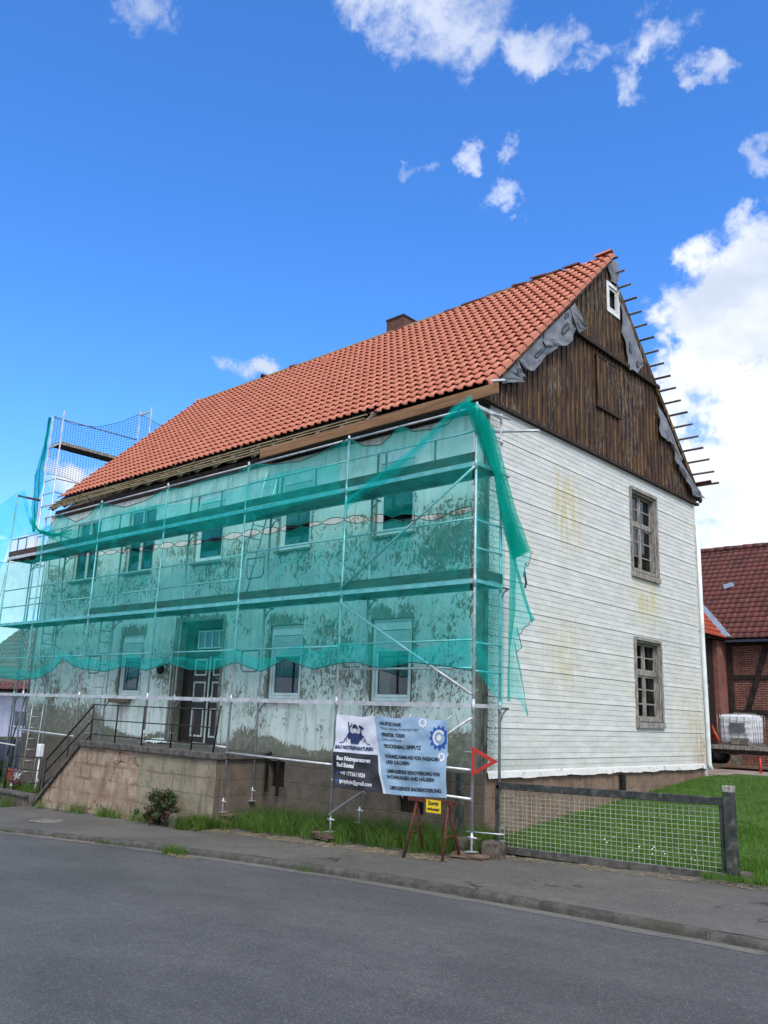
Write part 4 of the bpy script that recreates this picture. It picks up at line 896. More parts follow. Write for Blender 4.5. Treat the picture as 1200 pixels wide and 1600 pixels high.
# tower behind the left gable, reaching above the eave
tw = thing('gable_scaffold_tower', 'tall scaffold tower rising above the roof eave at the left end of the house', 'scaffold', (-17.4, 1.7, -.9))
XA, XB = -17.05, -17.78
for y, zt in ((.10, 11.05), (3.30, 12.15), (6.4, 12.2)):
    for x in (XA, XB): sbar('post', [(x, y, -.9), (x, y, zt)], .0242, parent=tw)
    for z in (1.9, 3.9, 5.9, 7.9, 9.93) + ((12.0,) if zt > 12 else ()): mb = MB(); mb.bar((XA, y, z), (XB, y, z), .045, .06); mb.build('transom', M['steel'], tw)
for y0, y1 in ((.10, 3.30), (3.30, 6.4)):
    mb = MB(); mb.box((XB + .03, y0 + .0, 9.95), (XA - .03, y1, 10.0)); mb.build('deck', M['deck'], tw)
    mb = MB(); mb.bar((XA, y0, 9.96), (XA, y1, 9.96), .03, .10); mb.build('deck_edge', M['oldwood'], tw)
    for z in (8.75, 8.3): sbar('guard_rail', [(XA, y0, z), (XA, y1, z)], .018, 'steel_dark', tw)
    sbar('guard_rail', [(XB, y0, 11.0), (XB, y1, 11.05)], .02, 'steel_dark', tw)
for z in (8.75, 8.3, 6.9, 6.4, 4.9, 2.9): sbar('end_rail', [(XA, .1, z), (XB, .1, z)], .018, parent=tw)
mb = MB(); mb.tube([(-17.5, 1.3, 10.02), (-17.3, 1.7, 10.06), (-17.35, 2.1, 10.02)], .04, 6); mb.build('rope_bundle', M['rope'], tw)
sbar('diagonal_brace', [(XA, .06, 1.9), (XB, .06, .1)], .0242, 'steel_dark', tw)
sbar('diagonal_brace', [(XA, .1, -.6), (XA, 3.3, 1.7)], .0242, 'steel_dark', tw)

# coarse net of the tower
nt = thing('coarse_net', 'coarse square mesh safety net hanging on the tall scaffold above the roof', 'net', (XB, 2, 9))
def net_top(y): return float(np.interp(y, [.1, .9, 1.8, 2.6, 3.3], [11.05, 10.98, 11.15, 11.55, 12.05])) if y <= 3.3 else 12.05 - (y - 3.3) * .25
def net_bot(y): return 9.02 + .07 * math.sin(y * 2.4) - .10 * (y > 3)
mb = MB(); yy = .1
def nx(y, z): return XB - .03 - .10 * math.sin((y - .1) * math.pi / 3.2) + .02 * vnoise(y * 3, z * 3)
while yy <= 6.4:
    a, b = net_bot(yy), net_top(yy); mb.tube([(nx(yy, a + (b - a) * t), yy + .012 * vnoise(yy * 5, t * 9), a + (b - a) * t) for t in lin(0, 1, 14)], .006, 3, cap=False); yy += .10
nr = 27
for k in range(nr + 1):
    t = k / nr; P = [(nx(y, 10), y, net_bot(y) + (net_top(y) - net_bot(y)) * t) for y in lin(.1, 6.4, 50)]; mb.tube(P, .012 if k in (0, nr) else .006, 3, cap=False)
mb.build('mesh', M['netcord'], nt)
mb = MB(); P = []
for k in range(15):
    z = 11.0 - k * .28; w = [.02, .03, .05, .08, .10, .14, .22, .26, .28, .26, .22, .2, .16, .12, .06][k]
    P.append([(XB - .12 - w * (j - .3) * .35 - .03 * vnoise(k * .7, j), .05 + .05 * math.sin(j * 2.1 + k), z) for j in range(7)])
mb.grid(P); mb.build('folded_edge', M['netdense'], nt)

# ================================================================== GREEN DEBRIS NETS
def sheet(mb, A, B, nu, nv, amp=.05, belly=.0, yk=1.0, fr=3.0, seed=0, dirv=(0, -1, 0), mi=0):
    """ruled cloth between polylines A (top) and B (bottom) with wrinkles pushed along dirv"""
    P = []; D = Vector(dirv)
    for i in range(nu + 1):
        u = i / nu; a = polyat(A, u); b = polyat(B, u); row = []
        for j in range(nv + 1):
            v = j / nv; p = a.lerp(b, v); w = math.sin(math.pi * v) * belly + amp * vnoise(u * fr * len(A) * .5 + v * 1.3, v * fr * .6 + u * 2, seed) * (.25 + .75 * math.sin(math.pi * min(1, v * .9 + .05)))
            row.append(tuple(p + D * w))
        P.append(row)
    mb.grid(P, mi=mi); return P
def zpoly(pts, x): xs = [p[0] for p in pts][::-1]; zs = [p[1] for p in pts][::-1]; return float(np.interp(x, xs, zs))
YN = -1.17
top = [(.54, 6.98), (.2, 6.90), (-.02, 6.70), (-.35, 6.68), (-.8, 6.72), (-1.17, 6.90), (-1.35, 6.76), (-1.6, 6.62), (-2.05, 6.68), (-2.49, 6.92), (-3.0, 6.80), (-3.85, 6.69), (-4.8, 6.78), (-5.35, 6.90), (-6.0, 6.80), (-6.9, 6.82), (-8.0, 6.76), (-8.62, 6.84), (-9.4, 6.68), (-10.4, 6.62), (-11.2, 6.80), (-11.65, 6.92), (-12.3, 6.62), (-12.9, 6.55), (-13.9, 6.90), (-14.35, 6.62), (-14.9, 6.50)]
mid = [(.54, 5.10), (-.3, 5.06), (-1.2, 5.16), (-2.5, 5.30), (-4, 5.32), (-5.4, 5.36), (-7, 5.36), (-8.5, 5.42), (-10, 5.46), (-11.4, 5.52), (-12.4, 5.62), (-13.2, 5.8), (-14.0, 6.15), (-14.9, 6.44)]
bot = [(.54, 2.45), (.1, 2.52), (-.7, 2.60), (-1.36, 2.50), (-2.0, 2.62), (-2.44, 2.60), (-3.1, 2.50), (-3.9, 2.70), (-4.6, 2.46), (-5.45, 2.66), (-6.2, 2.50), (-7, 2.52), (-7.8, 2.66), (-8.7, 2.52), (-9.6, 2.62), (-10.5, 2.50), (-11.6, 2.58), (-12.1, 2.66), (-12.66, 2.84), (-13.1, 2.55), (-13.9, 2.34), (-15, 2.30), (-17, 2.40), (-19, 2.40)]
def lens(x):  # half height of the gaps left between the ties that join the two nets
    ph = (x % .62) / .62; return (.045 + .035 * abs(math.sin(x * .9))) * math.sin(math.pi * ph) ** .7
N1 = thing('debris_net', 'translucent green net sagging along the upper scaffold decks', 'net', (-8, YN, 5.2), 'green debris nets on the facade scaffold')
xs = lin(.54, -14.9, 220)
mb = MB(); sheet(mb, [(x, YN, zpoly(top, x)) for x in xs], [(x, YN - .02, zpoly(mid, x) + lens(x)) for x in xs], 330, 22, .07, .08, fr=.16, seed=1); mb.build('net_cloth', M['net'], N1)
# rolled seam and second layer sagging over the top deck
mb = MB(); xs2 = lin(-2.6, -14.9, 120); sheet(mb, [(x, YN - .03, L3 + .52 + .12 * math.sin(x * 1.1)) for x in xs2], [(x, YN - .04, L3 - .22 - .10 * math.sin(x * .9 + 1)) for x in xs2], 150, 8, .04, .02, fr=.2, seed=5); mb.build('second_layer', M['net'], N1)
mb = MB()
for k, (w, dy) in enumerate(((.34, -.03), (.22, -.06), (.14, -.09))):
    C0 = [(.5, 6.98), (.1, 6.86), (-.45, 6.52), (-.95, 6.22), (-1.45, 6.0), (-1.95, 5.80), (-2.45, 5.60)]
    A_ = [(x + .25 * w * k, YN + dy, z + w * (.35 + .12 * math.sin(x * 3))) for x, z in C0]; B_ = [(x, YN + dy, z - w * (.4 + .1 * math.sin(x * 4))) for x, z in C0]
    sheet(mb, A_, B_, 40, 6, .03, .02, fr=.8, seed=k)
mb.build('gathered_fold', M['net'], N1)
mb = MB()
for pts, r in ((top, .011), (mid, .008)): mb.tube([(x, YN - .005, z + (lens(x) if pts is mid else 0)) for x, z in [(q, zpoly(pts, q)) for q in xs]], r, 4, cap=False)
mb.build('hem_cord', M['netcord'], N1)
N2 = thing('debris_net', 'translucent green net over the lower scaffold lift with scalloped hanging hem', 'net', (-8, YN, 2.6), 'green debris nets on the facade scaffold')
xs = lin(.54, -19, 260)
mid2 = mid[:-3] + [(-13.2, 5.66), (-14, 5.72), (-16, 5.8), (-17, 5.85), (-19, 5.9)]
mb = MB(); sheet(mb, [(x, YN, zpoly(mid2, x) - lens(x)) for x in xs], [(x, YN - .01, zpoly(bot, x)) for x in xs], 400, 26, .065, .06, fr=.16, seed=2); mb.build('net_cloth', M['net'], N2)
hemt = [(.54, 3.02), (-.1, 2.88), (-.9, 2.78), (-1.7, 2.92), (-2.5, 2.98), (-3.0, 2.82), (-3.6, 2.98), (-4.3, 2.72), (-4.9, 2.74), (-5.5, 2.95), (-6.4, 2.72), (-7.4, 2.80), (-8.6, 2.78), (-9.4, 2.92), (-10.4, 2.74), (-11.7, 2.84), (-12.7, 3.02), (-13.3, 2.70), (-14.2, 2.50), (-16, 2.7), (-19, 2.7)]
mb = MB(); xs3 = lin(.54, -19, 160); sheet(mb, [(x, YN - .03, zpoly(hemt, x)) for x in xs3], [(x, YN - .02, zpoly(bot, x) - .01) for x in xs3], 240, 6, .03, .02, fr=.2, seed=7); mb.build('folded_hem', M['net'], N2)
mb = MB(); mb.tube([(x, YN - .005, zpoly(mid2, x) - lens(x)) for x in xs], .008, 4, cap=False); mb.tube([(x, YN - .02, zpoly(bot, x)) for x in xs], .009, 4, cap=False); mb.build('hem_cord', M['netcord'], N2)
# right hand end: net on the end frame and folded flaps blown out
N3 = thing('net_flap', 'dark green folded net flap hanging free at the right end of the scaffold', 'net', (.7, -1, 4.5))
xe = .60
mb = MB(); sheet(mb, [(xe, -1.16, 6.95), (xe, -.85, 6.6), (xe, -.52, 6.1)], [(xe, -1.16, 4.9), (xe, -.80, 4.95), (xe, -.36, 5.05)], 10, 12, .03, 0, dirv=(1, 0, 0), seed=3)
sheet(mb, [(xe, -1.16, 5.0), (xe, -.8, 4.95), (xe, -.36, 5.0)], [(xe, -1.16, 2.5), (xe + .02, -.8, 2.2), (xe + .02, -.45, 1.95), (xe, -.34, 2.0)], 10, 16, .03, 0, dirv=(1, 0, 0), seed=4)
sheet(mb, [(xe + .02, -1.14, 2.9), (xe + .02, -1.0, 3.0)], [(xe + .02, -1.1, 2.4), (xe + .03, -.62, 2.12)], 6, 6, .03, 0, dirv=(1, 0, 0), seed=6)
mb.build('end_net', M['net'], N3)
X7 = .75
bandL = [(-1.43, 6.86), (-1.10, 6.35), (-.86, 5.75), (-.66, 5.15), (-.47, 4.70), (-.28, 4.38)]; bandR = [(-1.22, 6.92), (-.88, 6.55), (-.55, 5.90), (-.22, 5.25), (.02, 4.90), (.26, 4.60)]
mb = MB()
for k in range(3): sheet(mb, [(X7 - .05 * k - (.12 if y < -1 else 0), y + .05 * k * (z < 6), z) for y, z in bandL], [(X7 - .04 * k - (.12 if y < -1 else 0), y - .05 * k, z) for y, z in bandR], 24, 6, .05, .03, dirv=(1, 0, 0), seed=k + 8, fr=1.2)
mb.build('folded_band', M['netdense'], N3)
mb = MB()
sheet(mb, [(X7, -.28, 4.42), (X7, .0, 4.48), (X7, .26, 4.60)], [(X7, -.20, 4.05), (X7 + .04, .02, 4.12), (X7 + .02, .08, 4.28)], 6, 6, .05, 0, dirv=(1, 0, 0), seed=12)
sheet(mb, [(X7, -.42, 5.0), (X7, -.2, 4.4), (X7, .05, 3.9), (X7, .30, 3.40)], [(X7 + .02, -.40, 3.0), (X7 + .02, -.25, 3.05), (X7, .0, 3.22), (X7, .30, 3.38)], 20, 10, .05, .03, dirv=(1, 0, 0), seed=13, fr=1.4)
sheet(mb, [(X7, -.40, 3.1), (X7, -.3, 3.15), (X7, -.22, 3.2)], [(X7 + .02, -.36, 2.85), (X7 + .02, -.25, 2.82), (X7 + .05, -.10, 2.88)], 6, 5, .04, 0, dirv=(1, 0, 0), seed=14)
sheet(mb, [(X7, -.42, 3.2), (X7, -.3, 2.9), (X7 + .01, -.12, 2.4), (X7 + .02, .10, 1.80)], [(X7, -.46, 2.05), (X7, -.28, 2.08), (X7 + .02, -.12, 2.0), (X7 + .02, .09, 1.78)], 16, 10, .04, .02, dirv=(1, 0, 0), seed=15, fr=1.3)
mb.build('loose_tails', M['net'], N3)
mb = MB()
sheet(mb, [(X7, -.40, 4.9), (X7, -.22, 4.35), (X7, .04, 3.85), (X7, .31, 3.42)], [(X7 + .02, -.46, 4.85), (X7 + .02, -.29, 4.28), (X7 + .02, -.04, 3.75), (X7 + .02, .24, 3.32)], 16, 3, .02, 0, dirv=(1, 0, 0), seed=21)
sheet(mb, [(X7 - .02, -.46, 5.0), (X7, -.40, 4.2), (X7, -.42, 3.4), (X7, -.46, 2.6), (X7, -.46, 2.0)], [(X7, -.30, 5.0), (X7, -.20, 4.2), (X7, -.24, 3.5), (X7, -.38, 2.9), (X7, -.40, 2.0)], 20, 4, .04, .02, dirv=(1, 0, 0), seed=22)
sheet(mb, [(X7, -.30, 3.0), (X7, -.12, 2.5), (X7 + .02, .12, 1.80)], [(X7, -.24, 2.98), (X7, -.06, 2.5), (X7 + .02, .11, 1.78)], 12, 3, .02, 0, dirv=(1, 0, 0), seed=23)
mb.build('gathered_folds', M['netdense'], N3)
mb = MB()
for pts in ([(.30, 3.40), (.2, 3.38), (.12, 3.28), (.0, 3.24), (-.08, 3.14), (-.2, 3.08)], [(-.22, 3.22), (-.06, 2.90), (-.25, 2.80)], [(.26, 4.60), (.12, 4.30), (.05, 4.35), (-.02, 4.1)]): mb.tube([(X7 + .02, y, z) for y, z in pts], .008, 4)
for a, b in (((.02, 4.2), (.06, 3.98)), ((.05, 3.98), (.02, 3.92))): mb.tube([(X7 + .02, a[0], a[1]), (X7 + .03, b[0], b[1])], .02, 5)
mb.build('hem_cord', M['netcord'], N3)
# left hand end: fan of net tied to the corner
N4 = thing('debris_net', 'pale green net fanned out against the sky at the left end of the scaffold', 'net', (-16.5, -1.2, 6.5), 'green debris nets on the facade scaffold')
mb = MB()
sheet(mb, [(-14.9, -1.2, 6.52), (-15.3, -1.22, 6.95), (-16.0, -1.2, 7.65), (-16.35, -1.15, 7.98), (-16.95, -1.15, 7.95), (-18.2, -1.3, 7.55), (-19.5, -1.5, 7.2)],
      [(-14.9, -1.2, 6.44), (-15.3, -1.22, 6.48), (-16.0, -1.2, 6.50), (-16.4, -1.2, 6.50), (-16.95, -1.2, 6.55), (-18.0, -1.4, 6.9), (-19.5, -1.5, 6.9)], 60, 14, .06, .10, fr=.8, seed=31)
sheet(mb, [(-16.7, -1.2, 6.55), (-17.2, -1.3, 6.5), (-18.3, -1.5, 6.2)], [(-17.3, -1.2, 4.6), (-17.9, -1.4, 4.2), (-19.0, -1.5, 4.0)], 16, 14, .06, .05, fr=.8, seed=32)
sheet(mb, [(-14.4, -1.21, 6.68), (-14.9, -1.22, 6.55), (-15.6, -1.22, 6.55)], [(-13.6, -1.22, 6.25), (-14.6, -1.24, 6.40), (-15.4, -1.24, 6.44)], 16, 6, .04, .03, fr=1, seed=33)
mb.build('net_cloth', M['net'], N4)
mb = MB()
for k in range(4): sheet(mb, [(-16.3 + .1 * k, -1.22, 7.9 - .2 * k), (-15.6, -1.24, 7.1 - .05 * k), (-14.9, -1.24, 6.56), (-14.0, -1.24, 6.36 - .03 * k), (-12.9, -1.24, 6.1 + .12 * k)], [(-16.24 + .1 * k, -1.22, 7.84 - .2 * k), (-15.5, -1.24, 6.98 - .06 * k), (-14.8, -1.24, 6.44), (-13.9, -1.24, 6.28 - .03 * k), (-12.9, -1.24, 6.05 + .12 * k)], 30, 2, .02, 0, seed=35 + k)
mb.build('gathered_folds', M['netdense'], N4)
mb = MB(); mb.tube([(-17.2, -1.0, 5.5), (-17.6, -1.0, 3.9), (-18.2, -1.0, 1.5)], .008, 4); mb.build('tie_cord', M['netcord'], N4)

# ================================================================== LETTERING HELPER
def text_uv(s, size, bold=0.0, align='LEFT', shear=0.0, xs=1.0):
    cu = bpy.data.curves.new('lettering', 'FONT'); cu.body = s; cu.size = size; cu.offset = bold; cu.align_x = align; cu.shear = shear; cu.resolution_u = 3
    ob = bpy.data.objects.new('lettering', cu); S.collection.objects.link(ob)
    dg = bpy.context.evaluated_depsgraph_get(); me = bpy.data.meshes.new_from_object(ob.evaluated_get(dg))
    V = [(v.co.x * xs, v.co.y) for v in me.vertices]; F = [tuple(p.vertices) for p in me.polygons]
    bpy.data.objects.remove(ob); bpy.data.curves.remove(cu); bpy.data.meshes.remove(me); return V, F
def put_text(mb, fn, s, u, v, size, bold=0.0, align='LEFT', shear=0.0, xs=1.0, off=.004):
    V, F = text_uv(s, size, bold, align, shear, xs); mb.add([fn(u + a, v + b, off) for a, b in V], F)

# ================================================================== BANNER
BX0, BX1, BZ0, BZ1 = -2.38, .14, .47, 1.69
bn = thing('advertising_banner', 'blue, white and black printed builders banner tied to the lower scaffold rails', 'banner', (-1.24, -1.2, BZ0))
BWd, BH = BX1 - BX0, BZ1 - BZ0
def bpt(u, v, off=0.0):
    """u to the right 0..2.52 m, v up 0..1.22 m"""
    a = u / BWd; b = v / BH
    w = .020 * math.sin(a * 7 + b * 4) * (1 - abs(2 * b - 1) * .4) + .014 * vnoise(a * 5 - b * 3.5, b * 4, 2) + .010 * math.sin((a * 1.3 + b) * 17) * (.3 + .7 * (1 - a) * (1 - b)) + .012 * math.sin((a * 2.2 - b) * 11) * (.4 + .6 * a * (1 - b))
    x = BX0 + u + .012 * math.sin(b * 6) * (a - .5); sag = .045 * (1 - (2 * a - 1) ** 2) * (1 - b) * .8 - .02 * a
    z = BZ0 + v - sag * (1 - b) + .012 * math.sin(a * 19) * b ** 3 - .012 * abs(math.sin(a * 9)) * (b > .98)
    return (x, -1.235 - w - off, z)
def bsheet(poly_l, poly_r, v0, v1, nu, nv, off, mat, name, parent=bn):
    mb = MB(); P = []
    for i in range(nu + 1):
        row = []
        for j in range(nv + 1):
            v = v0 + (v1 - v0) * j / nv; l = poly_l(v); r = poly_r(v); row.append(bpt(l + (r - l) * i / nu, v, off))
        P.append(row)
    mb.grid(P); return mb.build(name, M[mat], parent)
def vinyl(name, a, b):
    m, t = newmat(name); p = t.pos(); n = t.noise(p, 2.4, 3, .5); t.pbr(t.mix(t.ss(n, .35, .65), c4(a), c4(b)), .38, t.bump(t.noise(t.mapv(p, (1, 1, 1.8), (0, 0, 0), (0, .6, 0)), 7, 3, .5), .35, .02), 0, .5); return m
M['vwhite'] = vinyl('banner_white_vinyl', (.55, .59, .67), (.66, .70, .78)); M['vblue'] = vinyl('banner_blue_vinyl', (.23, .36, .51), (.31, .45, .60)); M['vblack'] = vinyl('banner_black_vinyl', (.012, .012, .017), (.022, .022, .028))
edge = lambda v: .93 + .30 * (1 - v / BH) ** 1.15
bsheet(lambda v: 0, lambda v: BWd, 0, BH, 90, 44, 0, 'vwhite', 'cloth')
bsheet(lambda v: edge(v) , lambda v: BWd - .001, 0.001, BH - .001, 60, 44, .004, 'vblue', 'blue_panel')
bsheet(lambda v: .001, lambda v: edge(v) - .055, .001, .585, 44, 24, .005, 'vblack', 'black_panel')
for s, u, v, z, b in (('Bau Notreparaturen', .10, .455, .093, .004), ('Bad Emstal', .10, .345, .093, .004), ('+49 1772611026', .17, .215, .088, .002), ('tprzybyla@gmail.com', .17, .085, .088, .002)):
    mb = MB(); put_text(mb, bpt, s, u, v, z, b, off=.010); mb.build('contact_lettering', M['white'], bn)
mb = MB(); ring2 = [(math.cos(a), math.sin(a)) for a in lin(0, 2 * math.pi, 13)[:-1]]
mb.add([bpt(.11 + .02 * x, .24 + .028 * y, .010) for x, y in ring2], [tuple(range(12))]); mb.add([bpt(.085, .09, .01), bpt(.135, .09, .01), bpt(.135, .13, .01), bpt(.085, .13, .01)], [(0, 1, 2, 3)]); mb.build('contact_symbols', M['blueprint'], bn)
mb = MB(); tx = 1.06
for s, v, dx in [('HAUSTECHNIK', 1.075, 0), ('FENSTER, TÜREN', .895, .05), ('TROCKENBAU, GIPSPUTZ', .715, .10), ('WÄRMEDÄMMUNG VON FASSADEN', .555, .14), ('UND DÄCHERN', .465, .17), ('UMFASSENDE RENOVIERUNG VON', .325, .20), ('WOHNUNGEN AND HÄUSERN', .235, .20), ('UMFASSENDE BADRENOVIERUNG', .075, .26)]:
    mb = MB(); put_text(mb, bpt, s, tx + dx, v, .078, .003, off=.009, xs=.93); mb.build('service_lettering', M['black'], bn)
mb = MB(); put_text(mb, bpt, 'Wasser, Heizung, Fernleitungen legen', tx + .02, 1.005, .060, 0, off=.009, xs=.95); put_text(mb, bpt, 'Einbau und Montage', tx + .06, .825, .060, 0, off=.009, xs=.95); mb.build('small_lettering', M['bluegrey'], bn)
def gear(cx, cz, r, n, mat, name, hole=.5, off=.009):
    mb = MB(); out = []; k = n * 4
    for i in range(k): a = 2 * math.pi * i / k; q = r if (i % 4) in (0, 1) else r * .80; out.append((cx + q * math.cos(a), cz + q * math.sin(a)))
    inn = [(cx + r * hole * math.cos(2 * math.pi * i / k), cz + r * hole * math.sin(2 * math.pi * i / k)) for i in range(k)]
    clip = lambda p: bpt(min(BWd - .01, max(0, p[0])), min(BH - .01, p[1]), off)
    mb.add([clip(p) for p in out + inn], [(i, (i + 1) % k, k + (i + 1) % k, k + i) for i in range(k)]); mb.build(name, M[mat], bn)
gear(2.36, .92, .20, 12, 'blueprint', 'blue_gear', .56); gear(2.02, 1.14, .085, 9, 'white', 'white_gear', .5); gear(2.41, .62, .08, 9, 'white', 'white_gear', .45)
mb = MB(); mb.add([bpt(2.36 + .05 * x, .92 + .05 * y, .010) for x, y in ring2], [tuple(range(12))]); mb.build('gear_hub', M['white'], bn)
mb = MB(); arc = [(2.36 + .088 * math.cos(a), .92 + .088 * math.sin(a)) for a in lin(.6, 4.6, 14)]; arc2 = [(2.36 + .13 * math.cos(a), .92 + .13 * math.sin(a)) for a in lin(.6, 4.6, 14)]
mb.add([bpt(u, v, .011) for u, v in arc + arc2], [(i, i + 1, 15 + i, 14 + i) for i in range(13)]); mb.build('gear_arc', M['white'], bn)
# emblem: worker between two tools over two house outlines
mb = MB()
def bline(pts, w, off=.009):
    for (a, b), (c, d) in zip(pts, pts[1:]):
        L = math.hypot(c - a, d - b); nx_, ny_ = -(d - b) / L * w / 2, (c - a) / L * w / 2
        mb.add([bpt(a + nx_, b + ny_, off), bpt(c + nx_, d + ny_, off), bpt(c - nx_, d - ny_, off), bpt(a - nx_, b - ny_, off)], [(0, 1, 2, 3)])
def bpoly(pts, off=.009): mb.add([bpt(a, b, off) for a, b in pts], [tuple(range(len(pts)))])
ex, ez = .47, .80
bline([(ex - .36, ez - .05), (ex - .27, ez - .05), (ex - .15, ez + .10), (ex - .02, ez - .05)], .014); bline([(ex + .36, ez - .05), (ex + .30, ez - .05), (ex + .19, ez + .08), (ex + .06, ez - .04)], .014)
bpoly([(ex - .09, ez - .06), (ex + .09, ez - .06), (ex + .11, ez + .07), (ex + .05, ez + .12), (ex - .05, ez + .12), (ex - .11, ez + .07)])
bpoly([(ex + .062 * math.cos(a), ez + .20 + .075 * math.sin(a)) for a in lin(.15, math.pi - .15, 8)] + [(ex - .10, ez + .20), (ex + .06, ez + .19)])
bpoly([(ex - .06, ez + .10), (ex - .13, ez + .15), (ex - .19, ez + .06), (ex - .13, ez + .0)]); bpoly([(ex + .06, ez + .10), (ex + .13, ez + .15), (ex + .19, ez + .06), (ex + .13, ez + .0)])
bline([(ex - .09, ez + .02), (ex - .15, ez + .22)], .030); bline([(ex + .09, ez + .02), (ex + .15, ez + .22)], .022)
bline([(ex + .10, ez + .25), (ex + .20, ez + .20)], .045)
bline([(ex - .12 + .045 * math.cos(a), ez + .27 + .045 * math.sin(a)) for a in lin(-3.9, .3, 9)], .024)
for s in (-1, 1): bline([(ex + s * .21 - .022, ez - .04), (ex + s * .21 - .022, ez + .015), (ex + s * .21 + .022, ez + .015), (ex + s * .21 + .022, ez - .04)], .011)
put_text(mb, bpt, 'BAU NOTREPARATUREN', ex, ez - .155, .079, .004, align='CENTER', off=.009, xs=1.0)
mb.build('emblem', M['navy'], bn)
mb = MB(); mb.add([bpt(ex + .035 * x, ez + .165 + .04 * y, .0105) for x, y in ring2], [tuple(range(12))]); bpoly([(ex - .03, ez - .05), (ex + .03, ez - .05), (ex + .035, ez + .04), (ex - .035, ez + .04)], .0105); mb.build('emblem_face', M['plastic'], bn)
mb = MB()
for u, v in ((0.02, BH - .02), (.85, BH - .02), (1.7, BH - .02), (BWd - .02, BH - .02), (.02, .03), (.75, .0), (1.6, .0), (BWd - .02, .02), (BWd - .01, .6)):
    p = bpt(u, v, .004); mb.tube([p, (p[0] + random.uniform(-.04, .04), -1.16, p[2] + (.08 if v > .5 else -.06))], .006, 4)
mb.build('cable_ties', M['white'], bn)

# ================================================================== SMALL SIGNS AND TRESTLE
ts = thing('red_triangle_sign', 'hollow red triangular warning marker pointing right, fixed to the corner scaffold post', 'sign', (.8, -1.2, 1.06))
mb = MB(); Pt = [(.575, 1.285), (.575, .845), (1.07, 1.09)]; c = (.70, 1.075); Pi = [(a + (c[0] - a) * .36, b + (c[1] - b) * .36) for a, b in Pt]
for y in (-1.165, -1.177): mb.add([(a, y, b) for a, b in Pt + Pi], [(0, 1, 4, 3), (1, 2, 5, 4), (2, 0, 3, 5)])
for Q in (Pt, Pi):
    for i in range(3): a, b = Q[i], Q[(i + 1) % 3]; mb.add([(a[0], -1.165, a[1]), (b[0], -1.165, b[1]), (b[0], -1.177, b[1]), (a[0], -1.177, a[1])], [(0, 1, 2, 3)])
mb.build('marker', M['red'], ts); mb = MB(); mb.tube([(.42, -1.155, 1.20), (.60, -1.155, 1.20)], .008, 4); mb.build('tie', M['steel'], ts)
tr = thing('trestle', 'rusty red folding trestle standing in long grass below the banner', 'trestle', (0, -1.5, -.42))
for s, name in ((-1, 'leg'), (1, 'leg')):
    for yo in (-1.62, -1.15): mb = MB(); xx = .0 + s * .31; mb.tube([(xx, -1.40, .42), (xx + s * .07, yo, -.43)], .022, 6); mb.build('leg', M['rust'], tr)
    mb = MB(); mb.tube([(s * .35, -1.55, -.05), (s * .35, -1.24, -.05)], .014, 5); mb.build('spreader', M['rust'], tr)
mb = MB(); mb.bar((-.48, -1.40, .44), (.48, -1.40, .44), .06, .06); mb.build('crossbar', M['rust'], tr)
ys = thing('yellow_notice', 'small yellow notice board with black lettering hanging from the red trestle', 'sign', (.08, -1.45, .3))
mb = MB(); yf = lambda u, v, off=0.0: (-.09 + u * 1 + v * -.03, -1.445 - off, .27 + v + .0 * u)
mb.add([yf(0, 0), yf(.29, 0), yf(.29, .19), yf(0, .19), yf(0, 0, -.006), yf(.29, 0, -.006), yf(.29, .19, -.006), yf(0, .19, -.006)], [(0, 1, 2, 3), (7, 6, 5, 4), (0, 4, 5, 1), (1, 5, 6, 2), (2, 6, 7, 3), (3, 7, 4, 0)]); mb.build('board', M['yellow'], ys)
mb = MB(); put_text(mb, yf, 'Zutritt', .145, .115, .075, .003, 'CENTER', off=.003); put_text(mb, yf, 'verboten!', .145, .035, .062, .003, 'CENTER', off=.003); mb.build('lettering', M['black'], ys)
mb = MB()
for u in (.04, .25): p = yf(u, .18, .003); mb.tube([p, (p[0], -1.44, .48)], .005, 4)
mb.build('wire', M['black'], ys)

# ================================================================== FENCE PANEL, POSTS, STONES
fp = thing('mesh_fence_panel', 'low dark framed wire mesh fence panel in front of the lawn', 'fence', (2.4, -.4, -.3))
FYp = -.42
fa = (.53, -.30); fb = (4.12, -.22); ft0 = .72; ft1 = .80
def fz(x, t): k = (x - fa[0]) / (fb[0] - fa[0]); lo = fa[1] + (fb[1] - fa[1]) * k; hi = ft0 + (ft1 - ft0) * k; return lo + (hi - lo) * t
for nm, p, q, w, h in (('bottom_rail', (fa[0], FYp, fa[1] + .03), (fb[0] + .1, FYp, fb[1] + .03), .07, .11), ('top_rail', (fa[0], FYp, ft0 - .04), (fb[0] + .1, FYp, ft1 - .04), .06, .105), ('end_stile', (fa[0] + .02, FYp, fa[1]), (fa[0] + .02, FYp, ft0 - .02), .06, .08), ('end_stile', (fb[0], FYp, fb[1]), (fb[0], FYp, ft1 - .02), .03, .05)):
    mb = MB(); mb.bar(p, q, w, h, up=(0, 0, 1) if 'rail' in nm else (1, 0, 0)); bevel(mb.build(nm, M['greenwood'] if nm != 'bottom_rail' else M['coping'], fp), .008)
mb = MB(); x = fa[0] + .06
while x < fb[0]: mb.tube([(x, FYp - .004 * math.sin(t * 40 + x * 30), fz(x, .05 + .88 * t)) for t in lin(0, 1, 5)], .0042, 4, cap=False); x += .0835
for k in range(15):
    t = .08 + .85 * k / 14; mb.tube([(xx, FYp + .003 * (-1) ** i, fz(xx, t) + .002 * math.sin(xx * 9)) for i, xx in enumerate(lin(fa[0] + .03, fb[0], 12))], .0042, 4, cap=False)
mb.build('wire_mesh', M['wire'], fp)
ep = thing('fence_end_post', 'thick weathered grey-green fence post leaning at the right end of the mesh panel', 'post', (4.25, -.42, -.35))
